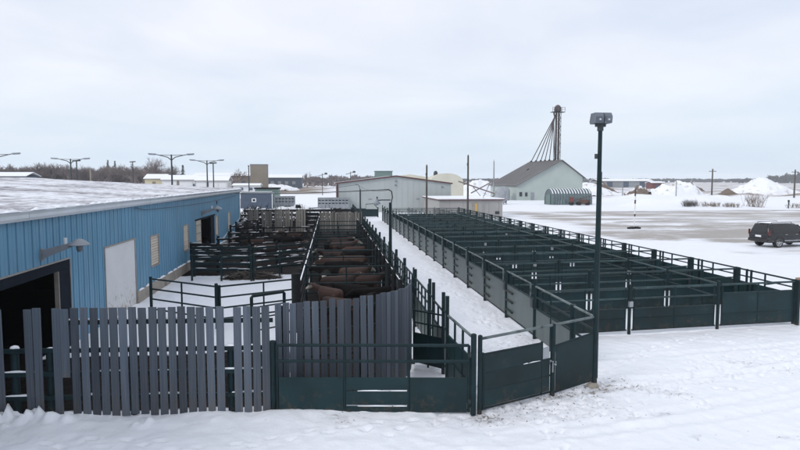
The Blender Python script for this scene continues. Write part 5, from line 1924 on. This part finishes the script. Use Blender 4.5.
def stock_trailer(label, x, y, L, z0, z1, mt, n=9):
    t = thing('stock_trailer', label, 'trailer', (x, y, 0))
    MB().box(0, L, .25, 2.2, z0, z1 - .06).build('box', mt, t)
    MB().box(-.02, L + .02, .2, 2.25, z1 - .055, z1).build('roof', 'galv', t)
    w = L / n
    me = MB().box(.10, w - .10, .2, .247, 0, .13).mesh('vent_slot', 'glass_dark')
    for i in range(n):
        for z in (z0 + (z1 - z0) * .45, z0 + (z1 - z0) * .72):
            link('vent_slot', me, t, (i * w, 0, z))
    me = MB().box(-.03, .03, .16, .248, z0, z1 - .07).mesh('rib', 'galv')
    for i in range(n + 1):
        link('rib', me, t, (i * w, 0, 0))
    for q in (.55, .72):
        m = MB(); m.tube([(L * q, .1, .4), (L * q, .4, .4)], .4, 12); m.build('wheel', 'tyre', t, True)
    MB().bar((-1.6, 1.2, .7), (0, 1.2, .8), .15, .15).build('hitch', 'dark_steel', t)


stock_trailer('silver slotted stock trailer parked behind the far board fence', -1.9, 95, 4.8, 0.7, 2.42, 'galv')
stock_trailer('dull grey stock trailer beside the slate blue trailer', -9.3, 103.5, 3.3, 0.7, 2.45, 'grey_wall', 6)
t = thing('low_shed', 'small dark green flat shed behind the slate blue trailer', 'shed', (-13.6, 112, 0))
MB().box(0, 4.2, 0, 4, 0, 3.55).build('wall', 'teal_wall', t)
MB().box(-.15, 4.35, -.15, 4.2, 3.55, 3.8).build('roof', 'dark_wood', t)
MB().box(1.0, 1.9, -.05, -.003, .1, 2.1).build('door', 'navy_trim', t)


def pickup():
    t = thing('parked_pickup', 'white pickup half hidden behind the far dark fence', 'pickup', (-4.6, 89, 0))
    MB().prism([(-1.1, .5), (1.4, .5), (1.45, .95), (.75, 1.05), (.4, 1.65), (-.5, 1.70), (-.85, 1.1), (-1.1, 1.05)], -.0, 1.8).build('cab', 'white_clean', t)
    MB().box(-3.2, -1.12, .02, 1.78, .55, 1.2).build('bed', 'white_clean', t)
    MB().prism([(-.45, 1.1), (.45, 1.1), (.25, 1.55), (-.4, 1.58)], -.03, -.003).build('window', 'glass_dark', t)
    for x in (-2.4, .8):
        m = MB(); m.tube([(x, -.03, .4), (x, .25, .4)], .4, 12); m.build('wheel', 'tyre', t, True)


pickup()


# brush heaps with snow, behind the far boards
def brush(label, x, y, w, h, n, seed, mt='dark_brush', snow=True):
    r = random.Random(seed)
    t = thing('brush_heap', label, 'brush', (x, y, 0))
    m = MB()
    for i in range(n):
        a = Vector((r.gauss(0, w * .4), r.gauss(0, .6), r.uniform(0, h * .5)))
        d = Vector((r.uniform(-1, 1), r.uniform(-.4, .4), r.uniform(.1, 1.2))).normalized() * r.uniform(.5, 1.3) * h * .7
        m.tube([a, a + d * .5 + Vector((r.uniform(-.1, .1), 0, r.uniform(-.1, .1))), a + d], [.035, .025, .012], 4, cap=False)
    m.build('twigs', mt, t)
    if snow:
        m = MB()
        for i in range(26):
            c = (r.gauss(0, w * .38), r.gauss(0, .4) - .4, r.uniform(.5, 1) * h * .85)
            q = r.uniform(.06, .2)
            m.lathe([(q, -.02), (q * .9, .03), (q * .4, .09)], c, 7)
        m.build('snow_clumps', 'snow', t, True)


brush('tangled dark brush with snow clumps left of the far board fences', -7.0, 58.6, 2.2, 2.4, 150, 1)
brush('tangled dark brush behind the weathered board fences', -3.6, 60.2, 3.0, 2.3, 190, 2)
brush('dark brush in front of the silver stock trailer', 0.6, 68.5, 2.6, 1.9, 130, 3)
brush('dark weeds below the slate blue trailer', -9.5, 80.0, 3.4, 1.9, 150, 4)


# ------------------------------------------------------------------ double-arm street lamps behind the barn
def street_lamp(label, x, y, h, span, group, single=False, rz=0.0):
    t = thing('street_lamp', label, 'street lamp', (x, y, 0), rz, group)
    MB().tube([(0, 0, 0), (0, 0, h)], [.14, .10], 10).build('pole', 'dark_steel', t, True)
    sides = (-1, 1) if not single else (1,)
    for s in sides:
        ln = span / 2 if not single else 1.0
        MB().tube([(0, 0, h - .75), (s * .5, 0, h - .35), (s * ln * .62, 0, h - .02), (s * ln * .75, 0, h + .02)], [.07, .06, .05, .045], 8).build('arm', 'dark_steel', t, True)
        MB().tube([(0, 0, h - .1), (s * ln * .5, 0, h - .06)], .04, 6).build('stay', 'dark_steel', t, True)
        m = MB(); x0, x1 = s * ln * .68, s * ln
        m.bar((x0, 0, h + .04), (x1, 0, h + .10), .34, .16)
        m.bar((x0 + s * .1, 0, h - .06), (x1 - s * .08, 0, h - .01), .26, .06)
        m.build('lamp_head', 'lamp_grey', t)


G = 'double-arm street lamps behind the barn'
street_lamp('large double-arm street lamp in front of the pale garages', -21.1, 84, 8.6, 5.9, G)
street_lamp('double-arm street lamp right of the large one, by the brown long shed', -21.2, 108, 8.6, 5.8, G)
street_lamp('double-arm street lamp before the bare wood, above the snowy roof', -40.8, 101, 8.55, 5.8, G)
street_lamp('street lamp at the left picture edge, only its right arm in view', -42.6, 83, 8.55, 5.9, G)
for lab, x, y, h in (('short single lamp pole just right of the right double-arm lamp', -20.9, 112, 8.2), ('short single lamp pole beside the lamp before the bare wood', -41.1, 104, 8.3), ('single lamp pole between the bare wood and the round bare tree', -43.5, 140, 9.2)):
    t = thing('lamp_pole', lab, 'light pole', (x, y, 0), 0, 'short single lamp poles')
    MB().tube([(0, 0, 0), (0, 0, h)], [.13, .10], 8).build('pole', 'dark_steel', t, True)
    MB().bar((-.6, 0, h), (.6, 0, h + .08), .3, .22).build('lamp_head', 'dark_steel', t)
t = thing('utility_pole', 'slim dark pole in front of the tan block tower', 'pole', (-18.3, 140, 0))
MB().tube([(0, 0, 0), (0, 0, 8.3)], [.15, .11], 8).build('pole', 'dark_steel', t, True)
MB().box(-.2, .2, -.1, .1, 8.3, 8.5).build('cap', 'dark_steel', t)
t = thing('utility_pole', 'pale post at the edge of the bare wood', 'pole', (-67.5, 180, 0))
MB().tube([(0, 0, 0), (0, 0, 8.2)], [.22, .18], 8).build('pole', 'tan_concrete', t, True)
MB().box(-.2, .2, -.2, .2, 8.2, 8.4).build('cap', 'tan_concrete', t)


# ------------------------------------------------------------------ far houses, garages, tower
def house(name, label, x0, x1, y, d, eave, ridge, wall, front=(), axis='x', cat='house'):
    w = x1 - x0
    t = thing(name, label, cat, (x0, y, 0))
    if axis == 'x':      # ridge runs left-right
        MB().box(0, w, 0, d, 0, eave).build('wall', wall, t)
        m = MB()
        poly = [(-.5, eave - .05), (-.5, eave + .15), (d / 2, ridge + .15), (d + .5, eave + .15), (d + .5, eave - .05), (d / 2, ridge - .05)]
        m.prism(poly, -.5, w + .5, axis='x')
        rf = m.build('roof', 'snow', t)
        MB().box(-.5, w + .5, -.56, -.503, eave - .12, eave + .08).build('fascia', 'brown_wall', rf)
    else:
        MB().prism([(0, 0), (w, 0), (w, eave), (w / 2, ridge), (0, eave)], 0, d).build('wall', wall, t)
        m = MB(); m.prism([(-.5, eave - .1), (-.5, eave + .12), (w / 2, ridge + .25), (w + .5, eave + .12), (w + .5, eave - .1), (w / 2, ridge + .02)], -.4, d + .4)
        m.build('roof', 'snow', t)
    for nm, a, b, z0, z1, mt in front:
        MB().box(a, b, -.08, -.003, z0, z1).build(nm, mt, t)
    return t


house('yellow_house', 'small pale yellow house with a snowy roof left of the garages', -67.4, -60.6, 230, 9, 5.6, 7.3, 'yellow_house', (('window', 2.6, 3.8, 3.3, 4.6, 'brown_wall'), ('door', 5.0, 5.9, 0.1, 2.3, 'brown_wall')))
house('garage_block', 'left white garage block with a snowy roof and paired doors', -60.3, -48.6, 226, 9, 5.2, 6.9, 'white_panel', (('garage_door', .6, 5.0, .1, 4.4, 'white_clean'), ('wall_pier', 5.2, 6.0, .05, 4.9, 'brown_wall'), ('garage_door', 6.2, 10.6, .1, 4.4, 'white_clean'), ('window', 10.8, 11.5, 2.5, 3.8, 'slate_wall')), cat='garage')
house('garage_block', 'right white garage block with a snowy roof in front of the brown shed', -47.6, -36.6, 222, 9, 4.9, 6.6, 'white_panel', (('garage_door', .5, 3.6, .1, 4.2, 'white_clean'), ('wall_pier', 3.8, 4.4, .05, 4.6, 'slate_wall'), ('garage_door', 4.6, 7.7, .1, 4.2, 'white_clean'), ('garage_door', 7.9, 10.6, .1, 4.2, 'white_clean')), cat='garage')
house('long_shed', 'long brown shed with snowy roof left of the tan block tower', -72, -43.0, 330, 14, 7.4, 9.0, 'brown_wall', tuple(('window', 3 + i * 4.4, 5 + i * 4.4, 3.0, 4.8, 'slate_wall') for i in range(6)), cat='shed')
t = house('low_store', 'low white store beside the foot of the tan block tower', -33.5, -24.8, 215, 8, 3.2, 3.9, 'white_panel', (('window', 2.4, 3.4, 1.6, 2.5, 'slate_wall'), ('window', 5.6, 6.6, 1.6, 2.5, 'slate_wall')), cat='store')
t = thing('block_tower', 'plain tan windowless block tower above the barn end', 'tower', (-32.1, 250, 0))
MB().box(0, 6.6, 0, 6, 0, 11.3).build('wall', 'tan_concrete', t)
MB().box(-.12, 6.72, -.12, 6.12, 11.3, 11.65).build('coping', 'grey_wall', t)
MB().box(5.2, 6.0, -.08, -.003, .1, 2.2).build('door', 'dark_steel', t)
house('long_shed', 'blue-grey low shed with snowy roof right of the tan block tower', -39.0, -17.5, 380, 14, 6.6, 8.6, 'slate_wall', tuple(('window', 2.5 + i * 4.4, 4.5 + i * 4.4, 2.6, 4.4, 'grey_wall') for i in range(4)), cat='shed')
house('long_shed', 'far red-walled shed low on the horizon beyond the snow heaps', 169, 175.5, 300, 6, 3.6, 4.4, 'red_dull', (('door', 2, 4, .1, 2.6, 'slate_wall'),), cat='shed')
house('long_shed', 'far pale shed low on the horizon just right of the floodlight pole', 186, 226, 400, 14, 4.4, 5.9, 'grey_wall', tuple(('door', 6 + i * 12, 10 + i * 12, .1, 4, 'slate_wall') for i in range(4)), cat='shed')
house('long_shed', 'pale long shed behind the bare wood at far left', -150, -118, 250, 12, 6.6, 8.2, 'slate_wall', (('door', 4, 8, .1, 4, 'grey_wall'),), cat='shed')

# power poles on the right
for lab, x, y, h in (('power pole right of the nearer snow heap', 109.6, 162, 8.4), ('power pole near the right picture edge before the large snow heap', 133.9, 160, 8.2)):
    t = thing('power_pole', lab, 'power pole', (x, y, 0))
    MB().tube([(0, 0, 0), (0, 0, h)], [.24, .18], 8).build('pole', 'pole_wood', t, True)
    MB().bar((-1.1, 0, h - .7), (1.1, 0, h - .7), .14, .16).build('cross_arm', 'pole_wood', t)
    for q in (-.95, 0.5, .95):
        MB().lathe([(.07, 0), (.1, .1), (.05, .24)], (q, 0, h - .62), 6).build('insulator', 'lens', t)
for lab, x, y, h in (('short slim post before the left snow heap', 84.5, 166, 4.4), ('slim bent post on the right flank of the left snow heap', 103.5, 170, 5.3)):
    t = thing('utility_pole', lab, 'pole', (x, y, 0))
    MB().tube([(0, 0, 0), (0, 0, h * .9), (-.5, 0, h)], .13, 6).build('pole', 'grey_wall', t, True)
    MB().box(-.8, -.3, -.1, .1, h - .05, h + .08).build('lamp', 'grey_wall', t)


# ------------------------------------------------------------------ snow and gravel heaps
def heap(name, label, x, y, w, d, h, mt, seed, cat, sharp=1.0):
    n, k = 46, 30
    m = MB()
    gx, gy = np.meshgrid(np.linspace(-1, 1, n), np.linspace(-1, 1, k))
    rr = np.hypot(gx, gy) * (1 + .8 * (fbm(gx * 2.2 + seed, gy * 2.2, seed) - .5))
    z = h * np.clip(1 - rr ** sharp, 0, 1) * (1 + .6 * (fbm(gx * 3 + seed, gy * 3, seed + 5) - .5)) + .28 * h * (fbm(gx * 9, gy * 9, seed + 9) - .5) * (rr < .95)
    z = np.where(rr >= .99, -.15, z)
    m.v = [tuple(p) for p in np.stack([gx * w / 2, gy * d / 2, z], -1).reshape(-1, 3)]
    for i in range(k - 1):
        for j in range(n - 1):
            m.f.append((i * n + j, i * n + j + 1, (i + 1) * n + j + 1, (i + 1) * n + j))
    m.mi = [0] * len(m.f)
    o = m.build(name, mt, None, True)
    o.location = (x, y, 0)
    tag(o, label, cat)


heap('snow_heap', 'pointed white snow heap left of the power pole', 107.5, 176, 18, 13, 5.0, 'snow_pile', 3, 'snow heap', 1.5)
heap('snow_heap', 'broad white snow heap by the right picture edge', 142.0, 184, 30, 17, 5.5, 'snow_pile', 8, 'snow heap', 1.2)
heap('dirt_heap', 'brown dirt heap leaning on the left of the pointed snow heap', 97.0, 180, 11, 9, 3.7, 'dirt_pile', 5, 'dirt heap')
heap('dirt_heap', 'brown dirt heap at the left foot of the broad snow heap', 126.0, 178, 8, 7, 2.6, 'dirt_pile', 6, 'dirt heap')
heap('dirt_heap', 'low brown dirt heap between the two snow heaps', 134, 210, 12, 8, 3.9, 'dirt_pile', 7, 'dirt heap')
heap('snow_heap', 'low snow heap streaked with dirt beside the floodlight pole', 80.0, 182, 26, 14, 4.2, 'snow_pile', 9, 'snow heap', 1.3)
heap('dirt_heap', 'brown dirt heap on top of the streaked low snow heap', 93.5, 200, 14, 9, 5.0, 'dirt_pile', 10, 'dirt heap')
heap('snow_heap', 'snow heap behind the augers left of the grain shed', 47.0, 190, 22, 10, 5.2, 'snow_pile', 11, 'snow heap', 1.3)
heap('snow_heap', 'long low snow mound before the blue-grey shed', -28, 300, 26, 8, 3.0, 'snow_pile', 12, 'snow heap', 2.0)


# ------------------------------------------------------------------ bare trees
def bare_tree(seed, h, spread, depth=5, kids=3, n=4, thick=1.0):
    """returns (trunk MB, crown MB): forked tapering limbs down to fine twigs"""
    r = random.Random(seed)
    tr, cr = MB(), MB()

    def grow(p, d, l, rad, lev):
        q = p + d * l * .55 + Vector((r.uniform(-1, 1), r.uniform(-1, 1), 0)) * l * .05
        e = p + d * l + Vector((r.uniform(-1, 1), r.uniform(-1, 1), r.uniform(-.4, .6))) * l * .10
        (tr if lev <= 1 else cr).tube([p, q, e], [rad, rad * .82, rad * .62], n if lev > 1 else 7, cap=False)
        if lev >= depth:
            return
        for i in range(kids + (1 if lev in (1, 2) else 0)):
            a = r.uniform(0, 2 * math.pi)
            tilt = r.uniform(.35, .95) * spread
            ax = d.orthogonal().normalized()
            ax.rotate(Matrix.Rotation(a, 3, d))
            nd = (d * math.cos(tilt) + ax * math.sin(tilt)).normalized()
            nd = (nd + Vector((0, 0, .14))).normalized()
            s = p.lerp(e, r.uniform(.45, 1.0)) if lev > 0 else q.lerp(e, r.uniform(.3, 1.0))
            grow(s, nd, l * r.uniform(.58, .80), rad * .55, lev + 1)
    grow(Vector((0, 0, -.2)), Vector((0, 0, 1)), h * .30, h * .022 * thick, 0)
    zm = max(v[2] for v in tr.v + cr.v)
    k = h / zm
    for mb in (tr, cr):
        mb.v = [(x * k, y * k, z * k) for x, y, z in mb.v]
    return tr, cr


def place_tree(name, label, x, y, h, seed, mt='bark_far', spread=1.0, depth=5, kids=3, thick=1.3, group=None):
    tr, cr = bare_tree(seed, h, spread, depth, kids, 3, thick)
    t = thing(name, label, 'tree', (x, y, 0), 0, group)
    tr.build('trunk', mt, t)
    cr.build('crown', mt, t)


place_tree('bare_tree', 'large round bare tree behind the yellow house', -69.0, 242, 14.2, 5, 'bark_far', 1.05, 6, 3, 1.4)
place_tree('bare_tree', 'bare round tree behind the right garage block', -64.5, 262, 12.0, 8, 'bark_far', 1.1, 6, 3, 1.3)
place_tree('bare_tree', 'small bare tree right of the bare wood', -74.0, 250, 11.0, 9, 'bark_far', 1.0, 5, 3, 1.3)
place_tree('bare_tree', 'small bare tree left of the tan block tower', -45.0, 300, 11.0, 10, 'bark_far', 1.0, 5, 3, 1.5)
place_tree('bare_tree', 'lone bare tree far behind the blue-grey shed', -16.0, 430, 11.5, 12, 'bark_far', 1.0, 5, 3, 1.8)


def spruce(label, x, y, h, seed):
    r = random.Random(seed)
    t = thing('spruce_tree', label, 'tree', (x, y, 0))
    MB().tube([(0, 0, 0), (0, 0, h * .9)], [.22, .05], 6).build('trunk', 'bark_dark', t)
    m = MB()
    for i in range(520):
        u = r.random() ** .8
        z = h * (.12 + .88 * u)
        R_ = (1 - u) * h * .24 + .15
        a = r.uniform(0, 2 * math.pi); q = R_ * r.uniform(.35, 1.05)
        c = Vector((q * math.cos(a), q * math.sin(a), z - q * .25))
        d = Vector((math.cos(a), math.sin(a), -.35)) * r.uniform(.3, .6)
        s = Vector((-math.sin(a), math.cos(a), r.uniform(-.3, .3))) * r.uniform(.12, .25)
        m.add([c - d - s, c + d, c - d + s], [(0, 1, 2)])
    m.build('crown', 'evergreen', t)


for k, (lab, x, y, h) in enumerate((('left dark spruce of the pair behind the left garage block', -65.5, 262, 10.8), ('right dark spruce of the pair behind the left garage block', -61.8, 264, 11.4),
                                     ('dark spruce rising above the bare wood before the single lamp pole', -104.5, 300, 14.6), ('second dark spruce rising above the bare wood', -102.0, 302, 14.2),
                                     ('lone dark spruce above the far left of the bare wood', -173, 300, 14.0))):
    spruce(lab, x, y, h, 30 + k)


def merge_trees(name, label, cat, spots, variants, mt):
    V = []; F = []; o = 0
    vv = [(np.array(a.v + b.v), [tuple(f) for f in a.f] + [tuple(i + len(a.v) for i in f) for f in b.f]) for a, b in variants]
    ff = [np.array([f for f in fs if len(f) == 4]) for _, fs in vv]
    for i, (x, y, s, sz, rz) in enumerate(spots):
        k = i % len(vv)
        v = vv[k][0]
        c, sn = math.cos(rz), math.sin(rz)
        w = np.stack([(v[:, 0] * c - v[:, 1] * sn) * s + x, (v[:, 0] * sn + v[:, 1] * c) * s + y, v[:, 2] * sz], -1)
        V.append(w); F.append(ff[k] + o); o += len(w)
    V = np.concatenate(V).astype(np.float32); F = np.concatenate(F).astype(np.int32)
    me = bpy.data.meshes.new(name)
    me.vertices.add(len(V)); me.vertices.foreach_set('co', V.ravel())
    me.loops.add(F.size); me.loops.foreach_set('vertex_index', F.ravel())
    me.polygons.add(len(F)); me.polygons.foreach_set('loop_start', np.arange(0, F.size, 4, dtype=np.int32))
    me.update(calc_edges=True)
    me.materials.append(MATS[mt])
    tag(link(name, me), label, cat, kind='stuff')


vs_ = [bare_tree(100 + i, 12.0, 1.1, 4, 4, 3, 1.5) for i in range(5)]
r = random.Random(12)
spots = []
for i in range(430):
    x = r.uniform(-215, -80)
    y = r.uniform(262, 330) + (0 if x > -150 else (-150 - x) * .1)
    s = r.uniform(.75, 1.1)
    spots.append((x, y, s, s * r.uniform(.82, 1.0), r.uniform(0, 6.28)))
merge_trees('bare_wood', 'brown bare wood stretching behind the snowy roof', 'wood', spots, vs_, 'bark_far')
vs2 = [bare_tree(200 + i, 9.0, 1.15, 3, 5, 3, 4.0) for i in range(4)]
spots = []
for i in range(1100):
    x = r.uniform(-700, 1500)
    y = r.uniform(1150, 1450)
    s = r.uniform(.8, 1.5)
    spots.append((x, y, s * 2.4, s * r.uniform(.5, .8), r.uniform(0, 6.28)))
merge_trees('far_trees', 'dark line of far trees along the horizon', 'trees', spots, vs2, 'far_wood')
spots = []
for i in range(320):
    x = r.uniform(-140, 60); y = r.uniform(480, 640); s = r.uniform(.7, 1.3)
    spots.append((x, y, s, s * r.uniform(.6, .95), r.uniform(0, 6.28)))
merge_trees('far_shrubs', 'grey brown scrub behind the far field and sheds', 'scrub', spots, vs2, 'bark_far')
spots = []
for i in range(150):
    x = r.uniform(690, 1000); y = r.uniform(880, 960); s = r.uniform(.9, 1.4)
    spots.append((x, y, s * 1.4, s * (.5 + 1.2 * min(1, max(0, (x - 690) / 110))), r.uniform(0, 6.28)))
merge_trees('hill_trees', 'dark wooded rise at the right edge of the horizon', 'wood', spots, vs2, 'far_wood')
spots = []
for i in range(130):
    x = r.uniform(30, 110); y = r.uniform(225, 330); s = r.uniform(.25, .5)
    spots.append((x, y, s, s, r.uniform(0, 6.28)))
merge_trees('far_scrub', 'low brown scrub among the far snow heaps', 'scrub', spots, vs2, 'weed')


# weeds and bushes along the ditch at the far side of the car park
def weed_clump(label, x, y, h, n, seed, spread, mt='weed', group='weed clumps along the car park ditch'):
    rr = random.Random(seed)
    m = MB()
    for i in range(n):
        a = rr.uniform(0, 6.28); q = rr.random() ** .5 * spread
        p = Vector((q * math.cos(a), q * math.sin(a) * .5, -.05))
        d = Vector((rr.uniform(-.5, .5), rr.uniform(-.3, .3), 1)).normalized() * h * rr.uniform(.5, 1.0)
        m.tube([p, p + d * .6, p + d + Vector((rr.uniform(-.2, .2), 0, 0)) * h], [.03, .02, .008], 3, cap=False)
        for k in range(3):
            s = p + d * rr.uniform(.4, .9)
            m.tube([s, s + Vector((rr.uniform(-1, 1), rr.uniform(-.5, .5), rr.uniform(.3, 1))).normalized() * h * .35], [.014, .006], 3, cap=False)
    o = m.build('weed_clump', mt)
    o.location = (x, y, 0)
    tag(o, label, 'weeds', group)


weed_clump('dense dark weed clump at the left end of the ditch', 66.5, 104.5, 1.7, 110, 1, 1.4, 'bark_dark')
weed_clump('low weed clump second from the left along the ditch', 70.0, 103.6, 1.3, 80, 2, 1.8)
weed_clump('weed clump third from the left along the ditch', 73.5, 102.8, 1.2, 70, 3, 1.8)
weed_clump('tall pale bare bush standing in the ditch', 79.3, 104.5, 3.0, 60, 4, 2.0)
weed_clump('low weed clump right of the tall bare bush', 86.0, 102.0, 1.1, 45, 5, 2.0)
t = thing('marker_post', 'short dark stake standing at the edge of the ditch', 'stake', (83.5, 101, 0))
MB().tube([(0, 0, 0), (0, 0, 1.4)], .1, 6).build('stake', 'dark_steel', t)
MB().box(-.16, .16, -.06, .06, 1.15, 1.55).build('head', 'dark_steel', t)

# ------------------------------------------------------------------ thin winter air
def haze():
    m = bpy.data.materials.new('haze')
    m.use_nodes = True
    t_ = m.node_tree
    t_.nodes.clear()
    out = N(t_, 'ShaderNodeOutputMaterial')
    pv = N(t_, 'ShaderNodeVolumePrincipled')
    pv.inputs['Color'].default_value = (0.93, 0.965, 1.0, 1)
    pv.inputs['Density'].default_value = 0.00022
    pv.inputs['Anisotropy'].default_value = 0.0
    t_.links.new(pv.outputs[0], out.inputs['Volume'])
    MATS['haze'] = m
    o = MB().box(-3600, 3600, -700, 3600, -1.5, 40).build('haze', 'haze')
    tag(o, kind='stuff')


HAZE = True
if HAZE:
    haze()
